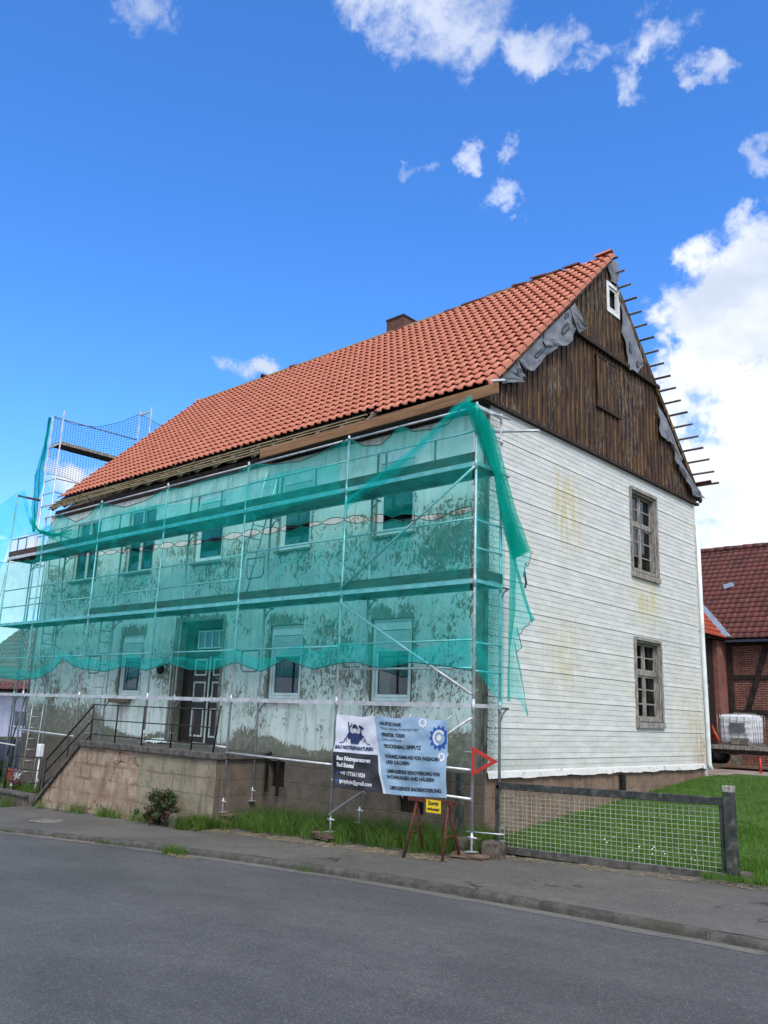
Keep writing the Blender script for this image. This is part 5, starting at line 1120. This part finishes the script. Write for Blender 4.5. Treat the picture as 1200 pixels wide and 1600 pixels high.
mb = MB(); mb.bar((4.235, FYp + .01, -.55), (4.235 - .005, FYp + .01, .90), .13, .13, up=(1, 0, 0)); bevel(mb.build('shaft', M['greenwood'], ep), .012)
mb = MB(); mb.bar((4.23, FYp + .01, .88), (4.23, FYp + .01, .965), .135, .135, up=(1, 0, 0)); bevel(mb.build('cap', M['oldwood'], ep), .012)
mb = MB(); mb.bar((4.40, -.40, -.45), (4.40, -.40, -.08), .12, .16, up=(1, 0, 0)); o = bevel(mb.build('post_stone', M['stone'], None, (4.4, -.4, -.3)), .03); tag(o, 'small dark stone wedged right behind the foot of the thick fence end post', 'stone')
mb = MB(); mb.bar((-.21, -.42, -.45), (-.215, -.42, .83), .11, .11, up=(1, 0, 0)); o = bevel(mb.build('fence_post', M['greenwood'], None, (-.2, -.42, -.4)), .008); tag(o, 'old dark green fence post standing alone between the trestle and the corner scaffold pole', 'post')
for x, w, lab in ((.28, .36, 'rough dark red stone block between the old green post and the scaffold pole'), (.76, .30, 'rough dark stone block right of the scaffold pole at the mesh panel end')):
    mb = MB(); n = 10; P = []
    for i in range(n + 1):
        a = i / n; P.append([(x - w / 2 + w * a, -.86 - .12 * math.cos(q) - .0, -.22 + .135 * math.sin(q) + .012 * vnoise(a * 9, q)) for q in lin(-2.6, 2.6 + .9, 12)])
    mb.box((x - w / 2, -.97, -.42), (x + w / 2, -.72, -.10)); o = mb.build('stone_block', M['stone'], None, (x, -.85, -.4)); bevel(o, .035, 3); tag(o, lab, 'stone', 'stone blocks at the end of the fence')
mb = MB(); mb.tube([(.35, -.98, .0), (1.0, -.9, .02)], .012, 5); o = mb.build('steel_rod', M['steel'], None, (.6, -.95, 0)); tag(o, 'thin steel rod lying across the two stone blocks by the scaffold pole', 'rod')
mb = MB(); mb.tube([(.54, -1.0, -.02), (.54, -.60, -.02)], .012, 5); 
# manhole
mb = MB(); mz = g_pave(-9.5, -2.8) + .012
for r0, r1, z in ((0, .26, .0), (.26, .34, .008)):
    k = 28; mb.add([(-9.5 + r * math.cos(2 * math.pi * i / k), -2.75 + r * math.sin(2 * math.pi * i / k), mz + z) for r in (r0 + .001, r1) for i in range(k)], [(i, (i + 1) % k, k + (i + 1) % k, k + i) for i in range(k)])
o = mb.build('manhole_cover', M['concrete'], None, (-9.5, -2.75, mz)); tag(o, 'round concrete manhole cover in the pavement left of the stair wall', 'manhole')

# ================================================================== VEGETATION
def blades(pts, h0, h1, w, lean=.5, seed=1):
    """pts Nx3; returns MB with one bent blade per point"""
    r = np.random.default_rng(seed); n = len(pts); P = np.asarray(pts, float)
    h = r.uniform(h0, h1, n); a = r.uniform(0, 2 * np.pi, n); ln = r.uniform(.1, lean, n) * h; b = r.uniform(0, 2 * np.pi, n); ww = w * r.uniform(.6, 1.3, n)
    dx, dy = np.cos(a), np.sin(a); ex_, ey_ = np.cos(b) * ln, np.sin(b) * ln
    V = np.zeros((n, 5, 3))
    V[:, 0] = P + np.stack([dx * ww, dy * ww, -.01 + 0 * h], 1); V[:, 1] = P - np.stack([dx * ww, dy * ww, .01 + 0 * h], 1)
    m = P + np.stack([ex_ * .35, ey_ * .35, h * .55], 1); V[:, 2] = m + np.stack([dx * ww * .8, dy * ww * .8, 0 * h], 1); V[:, 3] = m - np.stack([dx * ww * .8, dy * ww * .8, 0 * h], 1)
    V[:, 4] = P + np.stack([ex_, ey_, h * .98], 1)
    return V
def build_blades(name, V, mat, kind='stuff', label=None, cat=None, parent=None):
    n = len(V); me = bpy.data.meshes.new(name); me.vertices.add(n * 5); me.vertices.foreach_set('co', V.reshape(-1).astype(np.float32))
    base = (np.arange(n) * 5)[:, None]; q = base + np.array([0, 1, 3, 2]); tr3 = base + np.array([2, 3, 4])
    loops = np.concatenate([q, tr3], 1).reshape(-1); me.loops.add(len(loops)); me.loops.foreach_set('vertex_index', loops.astype(np.int32))
    st_ = np.empty((n, 2), np.int32); st_[:, 0] = np.arange(n) * 7; st_[:, 1] = st_[:, 0] + 4; me.polygons.add(n * 2); me.polygons.foreach_set('loop_start', st_.reshape(-1))
    me.materials.append(mat); me.update(calc_edges=True); me.validate(); o = bpy.data.objects.new(name, me); S.collection.objects.link(o)
    if parent: o.parent = parent
    tag(o, label, cat, None, kind); return o
def clumped(n, x0, x1, yfn, zfn, seed, thr=-.9, fx=1.2):
    r = np.random.default_rng(seed); out = []
    while len(out) < n:
        x = r.uniform(x0, x1); ya, yb = yfn(x); y = r.uniform(ya, yb)
        if vnoise(x * fx * 3, y * fx * 3, seed) < thr: continue
        out.append((x, y, zfn(x, y)))
    return out
pts = clumped(26000, .05, 8.5, lambda x: (-.32, 3.0), lawn_z, 1) + clumped(26000, .05, 9, lambda x: (2.5, 9.3), lawn_z, 2) + clumped(9000, 3.9, 8.5, lambda x: (-.75, .6), lambda x, y: max(lawn_z(x, y), g_pave(x, y)), 3)
build_blades('lawn_grass', blades(pts, .035, .10, .0045, .7), M['grass'], label='bright green lawn grass right of the house behind the mesh fence', cat='grass')
bank = lambda x, y: sx(x) + .02 + .10 * max(0, min(1, (y + 1.1) / .9))
def ybank(x): return (-1.25 + .15 * vnoise(x * 2.2, 1), -.05)
pts = clumped(6200, -5.5, .1, ybank, bank, 5, -.35) + clumped(900, .1, .55, lambda x: (-1.0, -.05), bank, 6)
build_blades('long_grass', blades(pts, .08, .40, .005, 1.1, 3), M['tallgrass'], label='long uncut grass growing along the foot of the facade', cat='grass')
pts = clumped(2200, -6.2, -5.5, lambda x: (-1.8, -1.2), lambda x, y: sx(x) - .02, 7, -.3) + [(cx + RNG.normal(0, s_), -1.46 + RNG.normal(0, .07), sx(cx) - .03) for cx, s_, n_ in ((-12.3, .12, 60), (-11.5, .05, 25), (-10.75, .16, 130), (-10.3, .08, 50), (-9.35, .20, 190), (-8.85, .09, 60), (-8.05, .22, 120), (-7.6, .15, 140)) for _ in range(n_)] + clumped(700, -17, -13.3, lambda x: (-2.1, -1.58), lambda x, y: sx(x) - .04, 9, .0) + clumped(1500, -17, -12.9, lambda x: (-1.2, -.1), lambda x, y: -.68, 19, -.2)
build_blades('wall_weeds', blades(pts, .07, .34, .005, 1.1, 4), M['tallgrass'], label='weeds and grass tufts growing at the foot of the stair wall', cat='weeds')
pts = [(-3.95 + RNG.normal(0, .15), -3.32 + RNG.normal(0, .07), -.74) for _ in range(420)]
o = build_blades('kerb_tuft', blades(pts, .08, .26, .005, 1.1, 6), M['tallgrass'], kind=None, label='single green grass tuft growing in the gutter at the kerb', cat='grass tuft')
pts = []
for cx, s in ((-8.9, .1), (-6.0, .12), (-5.7, .2), (-1.1, .06)):
    pts += [(cx + RNG.normal(0, s), ykerb(cx) - .03 + RNG.normal(0, .03), g_road(cx, -3.3)) for _ in range(60)]
build_blades('kerb_weeds', blades(pts, .03, .10, .004, 1.2, 8), M['tallgrass'], label='tiny scattered weeds in the kerb joint', cat='weeds')
def litter(name, pts, L, w, mat, label, seed=2):
    r = np.random.default_rng(seed); mb = MB()
    for x, y, z in pts:
        a = r.uniform(0, 2 * math.pi); l = L * r.uniform(.4, 1.2); dx, dy = math.cos(a) * l, math.sin(a) * l; px, py = -math.sin(a) * w, math.cos(a) * w; t = r.uniform(-.25, .35) * l
        mb.add([(x - dx - px, y - dy - py, z + .003), (x - dx + px, y - dy + py, z + .005), (x + dx + px, y + dy + py, z + max(.004, t)), (x + dx - px, y + dy - py, z + max(.004, t))], [(0, 1, 2, 3)])
    o = mb.build(name, mat); tag(o, label, 'litter', None, 'stuff'); return o
P_ = clumped(2600, -6.6, .5, lambda x: (-1.62, -1.02), lambda x, y: g_pave(x, y) + .008, 11, -.1) + clumped(500, .7, 4.8, lambda x: (-.85, -.5), lambda x, y: g_pave(x, y) + .01, 12, -.1) + [(-3.6 + RNG.normal(0, .2), -3.42 + RNG.normal(0, .06), g_road(-3.6, -3.4) + .01) for _ in range(160)] + clumped(160, -10, -6, lambda x: (ykerb(x) - .25, ykerb(x)), lambda x, y: g_road(x, y) + .01, 13, .2)
litter('dry_straw', P_, .06, .003, M['straw'], 'dry straw scattered along the pavement edge and gutter')
P_ = clumped(260, -12, 5, lambda x: (ykerb(x) + .2, -1.3), lambda x, y: g_pave(x, y) + .012, 14, -.6)
litter('pavement_crumbs', P_, .014, .010, M['padwood'], 'small leaves and crumbs scattered on the pavement')
# white daisies
mb = MB(); r_ = np.random.default_rng(9)
for cx, cy, n in ((2.95, .2, 6), (1.9, .4, 3), (2.6, .1, 2), (3.5, .1, 3)):
    for _ in range(n):
        x, y = cx + r_.normal(0, .10), cy + r_.normal(0, .18); z = lawn_z(x, y) + .09; mb.add([(x + .011 * a, y + .009 * b, z + .009 * b) for a, b in ring2], [tuple(range(12))])
tag(mb.build('daisies', M['white']), 'small white daisies dotted in the lawn behind the mesh fence', 'flowers', None, 'stuff')
# bush by the landing wall
bu = thing('shrub', 'small reddish green shrub against the stair landing wall', 'shrub', (-6.95, -1.6, -.68))
mb = MB(); mb2 = MB(); r_ = np.random.default_rng(4)
for k in range(16): a = r_.uniform(0, 6.28); mb2.tube([(-6.95, -1.62, -.7), (-6.95 + .2 * math.cos(a), -1.62 + .08 * math.sin(a), -.4), (-6.95 + .42 * math.cos(a), -1.62 + .16 * math.sin(a), -.2 + r_.uniform(-.1, .3))], [.012, .008, .003], 4)
mb2.build('stems', M['darkwood'], bu)
cl = [(float(np.clip(r_.normal(0, .30), -.5, .5)), r_.normal(0, .12), r_.uniform(-.14, .50)) for _ in range(74)]; mbr = MB()
for cx, cy, cz in cl:
    tgt = mb if r_.random() < .6 else mbr
    for _ in range(60):
        d = r_.normal(0, 1, 3); d /= np.linalg.norm(d); p = np.array([-6.95 + cx * (1.1 - .9 * max(0, cz)), -1.64 + cy, -.5 + cz]) + d * r_.uniform(.02, .10); e = r_.normal(0, 1, 3); e /= np.linalg.norm(e); f_ = np.cross(d, e); f_ /= np.linalg.norm(f_) + 1e-6; l = .028
        tgt.add([p - e * l, p + f_ * l * .45, p + e * l, p - f_ * l * .45], [(0, 1, 2, 3)])
mb.build('foliage', M['leaf'], bu); mbr.build('reddish_foliage', M['leafred'], bu)
mb = MB(); mb.box((-6.52, -1.74, -.75), (-6.12, -1.45, -.36)); o = mb.build('stone', M['stone'], None, (-6.3, -1.6, -.7)); bevel(o, .06, 3); tag(o, 'dark boulder at the right foot of the reddish shrub', 'stone')

# ================================================================== BARN
barn = thing('brick_barn', 'half-timbered red brick barn with dark red tiled roof behind the house on the right', 'barn', (2, 18, .5))
BYF = 18.0; bx0, bx1 = -2.62, 14.0
mb = MB(); mb.box((bx0 - .3, BYF, .3), (bx1, BYF + .3, 4.75)); mb.box((bx1 - .3, BYF + .3, .3), (bx1, 27, 4.75)); mb.build('brick_wall', M['brick'], barn)
def timber(p, q, w=.17): mb = MB(); mb.bar(p, q, w, .06, up=(0, 1, 0)) if False else mb.bar(p, q, .05, w, up=(1, 0, 0) if abs(p[0] - q[0]) < .01 else (0, 0, 1)); mb.build('timber', M['timberframe'], barn)
ty_ = BYF - .02
for z in (4.62, 3.44, 2.28): timber((bx0 + .03, ty_ - (.004 if z < 4 else 0), z), (bx1 - .1, ty_ - (.004 if z < 4 else 0), z), .15 if z < 4 else .22)
for x in (-2.50, .35, 3.2, 6, 9): timber((x, ty_, .9), (x, ty_, 4.5), .17)
for x in (-2.02, 3.4): mb = MB(); mb.bar((x, ty_ - .012, 2.2), (x + .85, ty_ - .012, 4.75), .05, .18, up=(.95, 0, -.31)); mb.build('timber', M['timberframe'], barn)
mb = MB(); mb.box((bx0, BYF - .06, .3), (-2.3, BYF - .02, .85)); mb.build('stone_base', M['concrete'], barn); mb = MB(); mb.box((-2.45, BYF - .1, 2.0), (-1.7, BYF - .04, 2.26)); mb.build('stone_block', M['concrete'], barn)
BP0, BP1 = (17.62, 4.72), (22.0, 8.72)
tiles('roof', M['tile_old'], barn, -7.0, 14.3, BP0, BP1, tw=.24, tl=.30, prof_h=.03, lift=.03, npf=6)
mb = MB(); mb.add([(-7, 17.66, 4.66), (14.3, 17.66, 4.66), (14.3, 22, 8.66), (-7, 22, 8.66), (14.3, 26.4, 4.66), (-7, 26.4, 4.66)], [(0, 1, 2, 3), (3, 2, 4, 5)]); mb.build('roof_boarding', M['darkwood'], barn)
mb = MB(); x = -7
while x < 14: mb.tube([(x, 22, 8.74 + random.uniform(-.015, .03)), (x + .40, 22, 8.76)], [.13, .12], 8); x += .38
mb.build('ridge_tiles', M['tile_old'], barn)
mb = MB(); mb.box((-2.5, 17.54, 4.60), (14.3, 17.62, 4.68)); mb.build('gutter', M['bluegrey'], barn)
mb = MB(); yy, zz = 19.9, 4.72 + (19.9 - 17.62) * (4.0 / 4.38); mb.bar((-3.3, yy, zz + .10), (-2.95, yy + .1, zz + .19), .3, .02, up=(0, -.68, .73)); mb.build('roof_light', M['zinc'], barn)
mb = MB(); mb.tube([(-.6, 22, 8.8), (-.6, 22, 9.15)], .012, 5); mb.build('ridge_rod', M['iron'], barn)
# gate wing coming forward on the left
wing = thing('gate_wing', 'dark barn wing with bright red tiled roof and pink sandstone pillar beside the white gable', 'barn', (-4, 16, .5))
mb = MB(); mb.box((-3.3, 17.25, .4), (-2.64, 17.98, 4.66)); mb.build('stone_pillar', M['pinkrender'], wing)
mb = MB(); mb.box((-3.0, 11.5, .3), (-2.8, 17.24, 4.66)); go = mb.build('gate', M['gate'], wing)
mb = MB()
for y in lin(11.7, 17.1, 20): mb.box((-2.80, y - .012, .5), (-2.785, y + .012, 4.5))
mb.build('gate_battens', M['timberframe'], go)
mb = MB(); mb.bar((-2.77, 16.6, 3.1), (-2.77, 16.45, 2.5), .02, .06, up=(1, 0, 0)); mb.build('gate_hardware', M['steel_dark'], go)
mb = MB(); mb.box((-6.5, 11.4, .3), (-3.0, 11.6, 4.66)); mb.build('end_wall', M['brick'], wing)
# roof facing +X; tiles() works along X so build it turned by 90 degrees
tw_o = tiles('roof', M['tile_bright'], None, 0, 7.6, (0, 0), (3.4, 3.1), tw=.24, tl=.30, prof_h=.03, lift=.03, npf=6)
tw_o.matrix_world = Matrix.Translation((-2.42, 10.9, 4.72)) @ Matrix.Rotation(R(90), 4, 'Z'); tw_o.parent = wing; tw_o.matrix_parent_inverse = Matrix.Translation((4, -16, -.5))
mb = MB(); mb.add([(-2.45, 10.9, 4.66), (-2.45, 18.2, 4.66), (-5.8, 18.2, 7.7), (-5.8, 10.9, 7.7)], [(0, 1, 2, 3)]); mb.build('roof_boarding', M['darkwood'], wing)
mb = MB(); mb.bar((-2.40, 17.55, 4.80), (-5.8, 21.2, 7.98), .30, .03, up=(.6, -.6, .7)); mb.build('valley_flashing', M['zinc'], wing)
# ================================================================== TRAILER WITH TANK
tl_ = thing('flatbed_trailer', 'low dark flatbed trailer with black wheel parked in the dusty yard', 'trailer', (-1, 15.5, .53))
GZ = .55
mb = MB(); mb.box((-2.35, 14.8, GZ + .50), (.9, 16.3, GZ + .58)); mb.box((-2.3, 14.85, GZ + .42), (.8, 14.92, GZ + .50)); mb.box((-2.3, 16.15, GZ + .42), (.8, 16.22, GZ + .50)); mb.bar((.9, 15.5, GZ + .46), (2.2, 15.5, GZ + .46), .1, .08); mb.build('chassis', M['chassis'], tl_)
mb = MB(); mb.box((-2.3, 14.72, GZ + .55), (.9, 14.79, GZ + .68)); mb.build('side_board', M['oldwood'], tl_)
for x, y in ((-2.42, 15.0), (-2.42, 16.4), ):
    mb = MB()
    a_ = (-.35, -1, 0)
    c = Vector((x, y, GZ + .33)); ax = Vector((.25, -1, 0)).normalized(); mb.tube([c - ax * .10, c - ax * .085, c + ax * .085, c + ax * .10], [.26, .33, .33, .26], 24); w_ = mb.build('wheel', M['blackrubber'], tl_)
    mb = MB(); mb.tube([c + ax * .095, c + ax * .112], [.17, .15], 16); mb.build('rim', M['steel_dark'], w_)
mb = MB(); mb.box((-2.6, 14.95, GZ + .62), (-2.1, 15.15, GZ + .70)); mb.build('mudguard', M['blackrubber'], tl_)
mb = MB(); mb.tube([(.0, 14.9, GZ + .5), (.1, 14.8, GZ + .0)], .03, 6); mb.tube([(.25, 14.9, GZ + .75), (.2, 14.8, GZ + .1)], .03, 6); mb.build('support_leg', M['steel_dark'], tl_)
ibc = thing('caged_water_tank', 'white plastic water tank in a steel cage standing on the trailer', 'tank', (-1.35, 15.4, GZ + .58))
ix0, ix1, iy0, iy1, iz0, iz1 = -1.87, -.80, 14.95, 16.0, GZ + .72, GZ + 1.60
mb = MB(); mb.box((ix0 + .03, iy0 + .03, iz0), (ix1 - .03, iy1 - .03, iz1 - .02)); bevel(mb.build('bottle', M['plastic'], ibc), .10, 4)
mb = MB(); mb.tube([((ix0 + ix1) / 2, (iy0 + iy1) / 2, iz1 - .03), ((ix0 + ix1) / 2, (iy0 + iy1) / 2, iz1 + .03)], .10, 14); mb.build('lid', M['blackrubber'], ibc)
mb = MB()
for k in range(6): z = iz0 - .02 + (iz1 - iz0 + .02) * k / 5; mb.tube([(ix0, iy0, z), (ix1, iy0, z), (ix1, iy1, z), (ix0, iy1, z), (ix0, iy0, z)], .010, 5)
for k in range(6):
    x = ix0 + (ix1 - ix0) * k / 5; y = iy0 + (iy1 - iy0) * k / 5
    for yy in (iy0, iy1): mb.tube([(x, yy, iz0 - .05), (x, yy, iz1)], .010, 5)
    for xx in (ix0, ix1): mb.tube([(xx, y, iz0 - .05), (xx, y, iz1)], .010, 5)
mb.build('cage', M['steel'], ibc)
mb = MB(); mb.box((-1.50, iy0 - .025, iz0 + .33), (-1.04, iy0 - .018, iz0 + .62)); mb.build('label_plate', M['plate'], ibc)
mb = MB(); mb.box((ix0 - .02, iy0 - .05, iz0 - .12), (ix1 + .02, iy1, iz0 - .05)); mb.box((ix0, iy0 - .05, GZ + .585), (ix1, iy1, iz0 - .10)); mb.build('pallet', M['concrete'], ibc)
mb = MB(); mb.box((-1.46, iy0 - .10, iz0 - .03), (-.90, iy0 - .06, iz0 + .18)); ob = mb.build('tool_case', M['concrete'], None, (-1.2, iy0, iz0)); bevel(ob, .02); tag(ob, 'beige tool case standing in front of the caged water tank', 'case')
mb = MB(); mb.tube([(-2.0, 14.85, GZ + 1.25), (-1.9, 14.8, GZ + 1.0), (-1.75, 14.75, GZ + .75)], [.02, .045, .03], 6); mb.tube([(-2.05, 14.85, GZ + .7), (-1.95, 14.8, GZ + 1.05), (-1.85, 14.8, GZ + .7)], .03, 5); tag(mb.build('orange_cloth', M['orangered'], None, (-1.9, 14.8, GZ + .7)), 'orange strap hanging at the left corner of the caged tank', 'strap')
# pale board pile under the trailer
bp = thing('board_pile', 'pale weathered boards lying on the ground under the trailer', 'boards', (-1, 14.6, GZ))
for k in range(5): mb = MB(); mb.bar((-2.0 + .1 * k, 14.35 + k * .16, GZ + .06 + .03 * (k % 2)), (.3 + .1 * k, 14.3 + k * .18, GZ + .08), .22, .05); mb.build('board', M['padwood'], bp)
mb = MB(); mb.tube([(-.05, 13.2, .42), (-.04, 13.2, .95)], .035, 6); o = mb.build('marker_stake', M['red'], None, (0, 13.2, .45)); tag(o, 'short red stake at the edge of the lawn and the yard', 'stake')

# ================================================================== LEFT SIDE: NEIGHBOUR HOUSE, YARD THINGS
nh = thing('neighbour_house', 'lavender rendered house with grey-brown tiled roof far left behind the scaffold', 'house', (-40, 10, -2))
NY = 10.0
mb = MB(); mb.box((-56, NY, -3.5), (-30.5, NY + 9, 2.3)); mb.build('wall', M['neighwall'], nh)
for x0, x1, z0, z1 in ((-43.5, -40.9, .6, 1.6), (-38.8, -36.2, .35, 1.3), (-35, -33.4, .5, 1.4)):
    mb = MB(); ring(mb, x0, x1, z0, z1, NY - .06, NY + .02, .1); w_ = mb.build('window', M['neighwall'], nh); mb = MB(); mb.box((x0 + .1, NY - .02, z0 + .1), (x1 - .1, NY - .01, z1 - .1)); mb.build('pane', M['neighglass'], w_)
mb = MB(); mb.box((-56, NY - .5, 2.25), (-30.2, NY - .35, 2.5)); mb.build('gutter', M['darkwood'], nh)
tiles('roof', M['tile_grey'], nh, -48, -30, (NY - .2, 2.75), (NY + 4.4, 6.9), tw=.5, tl=.45, prof_h=.04, lift=.05, npf=4)
tiles('eave_roof', M['tile_old'], nh, -48, -30, (NY - .8, 2.34), (NY - .2, 2.80), tw=.5, tl=.42, prof_h=.05, lift=.04, npf=4)
mb = MB(); mb.box((-33, NY + 2, 6.2), (-32.2, NY + 2.9, 7.7)); mb.build('chimney', M['chimbrick'], nh)
fc = thing('dark_yard_fence', 'dark blue-grey solid fence in front of the lavender house', 'fence', (-26, 4.5, -1.2))
for k in range(7): mb = MB(); x = -36 + k * 2.3; mb.box((x + .03, 4.5, -1.6), (x + 2.27, 4.56, .15)); mb.build('panel', M['bluegrey'], fc)
for k in range(8): mb = MB(); x = -36 + k * 2.3; mb.box((x - .05, 4.47, -1.6), (x + .05, 4.59, .22)); mb.build('post', M['iron'], fc)
wf = thing('picket_fence', 'short white round-topped pickets beside the red bin', 'fence', (-20.5, 2.6, -1))
for k in range(5): mb = MB(); x = -21.2 + k * .30; mb.tube([(x, 2.6, -1.1), (x, 2.6, -.16), (x, 2.6, -.11)], [.07, .07, .02], 8); mb.build('picket', M['whitepaint'], wf)
rb = thing('red_waste_bin', 'orange-red plastic bin standing behind the scaffold feet at far left', 'bin', (-18.4, .9, -1))
mb = MB(); mb.prism([(-18.75, .65, -.98), (-18.15, .65, -.98), (-18.07, .6, -.42), (-18.83, .6, -.42)], (0, 0, 0), (0, .55, 0)); bevel(mb.build('body', M['orangered'], rb), .03)
mb = MB(); mb.box((-18.87, .55, -.41), (-18.03, 1.2, -.33)); bevel(mb.build('lid', M['orangered'], rb), .03)
ub = thing('utility_pedestal', 'small grey box on a white pole in front of the lower facade corner', 'box', (-14.2, -.6, -.7))
mb = MB(); mb.tube([(-14.25, -.7, -.72), (-14.2, -.7, .30)], .022, 6); mb.build('pole', M['whitepaint'], ub); mb = MB(); mb.box((-14.28, -.78, .28), (-14.12, -.64, .62)); bevel(mb.build('box', M['plastic'], ub), .02)
pl = thing('potted_flower', 'pot with pink and white flowers on the garden kerb at far left', 'flower pot', (-14.6, -.9, -.6))
mb = MB(); mb.tube([(-15.0, -.9, -.6), (-15.0, -.9, -.38)], [.10, .14], 12); mb.build('pot', M['rust'], pl)
mb = MB(); r_ = np.random.default_rng(3)
for _ in range(90): p = np.array([-15.0, -.9, -.27]) + r_.normal(0, .06, 3); e = r_.normal(0, .012, 3); f_ = r_.normal(0, .012, 3); mb.add([p - e, p + f_, p + e, p - f_], [(0, 1, 2, 3)])
mb.build('blossoms', M['white'], pl)
hb = []
for i, (cx, cy, sx_, h, lab) in enumerate(((-21.5, 1.6, 1.4, .75, 'rounded green hedge bush behind the yard railing at far left'), (-28, 3.4, 2.2, .9, 'farther green hedge bush in front of the dark yard fence'))):
    b = thing('hedge_bush', lab, 'bush', (cx, cy, -1.1)); mb = MB(); r_ = np.random.default_rng(20 + i)
    for _ in range(2600):
        d = r_.normal(0, 1, 3); d /= np.linalg.norm(d); rr = r_.uniform(.55, 1.0) * (1 + .18 * vnoise(d[0] * 3, d[2] * 3 + d[1])); p = np.array([cx, cy, -1.1]) + d * rr * np.array([sx_, .7, h]); p[2] = max(p[2], -1.15); e = r_.normal(0, .05, 3); f_ = r_.normal(0, .035, 3); mb.add([p - e, p + f_, p + e, p - f_], [(0, 1, 2, 3)])
    mb.build('foliage', M['leaf'], b); mb = MB(); mb.tube([(cx, cy, -1.3), (cx, cy, -.7)], .05, 6); mb.build('stem', M['darkwood'], b)
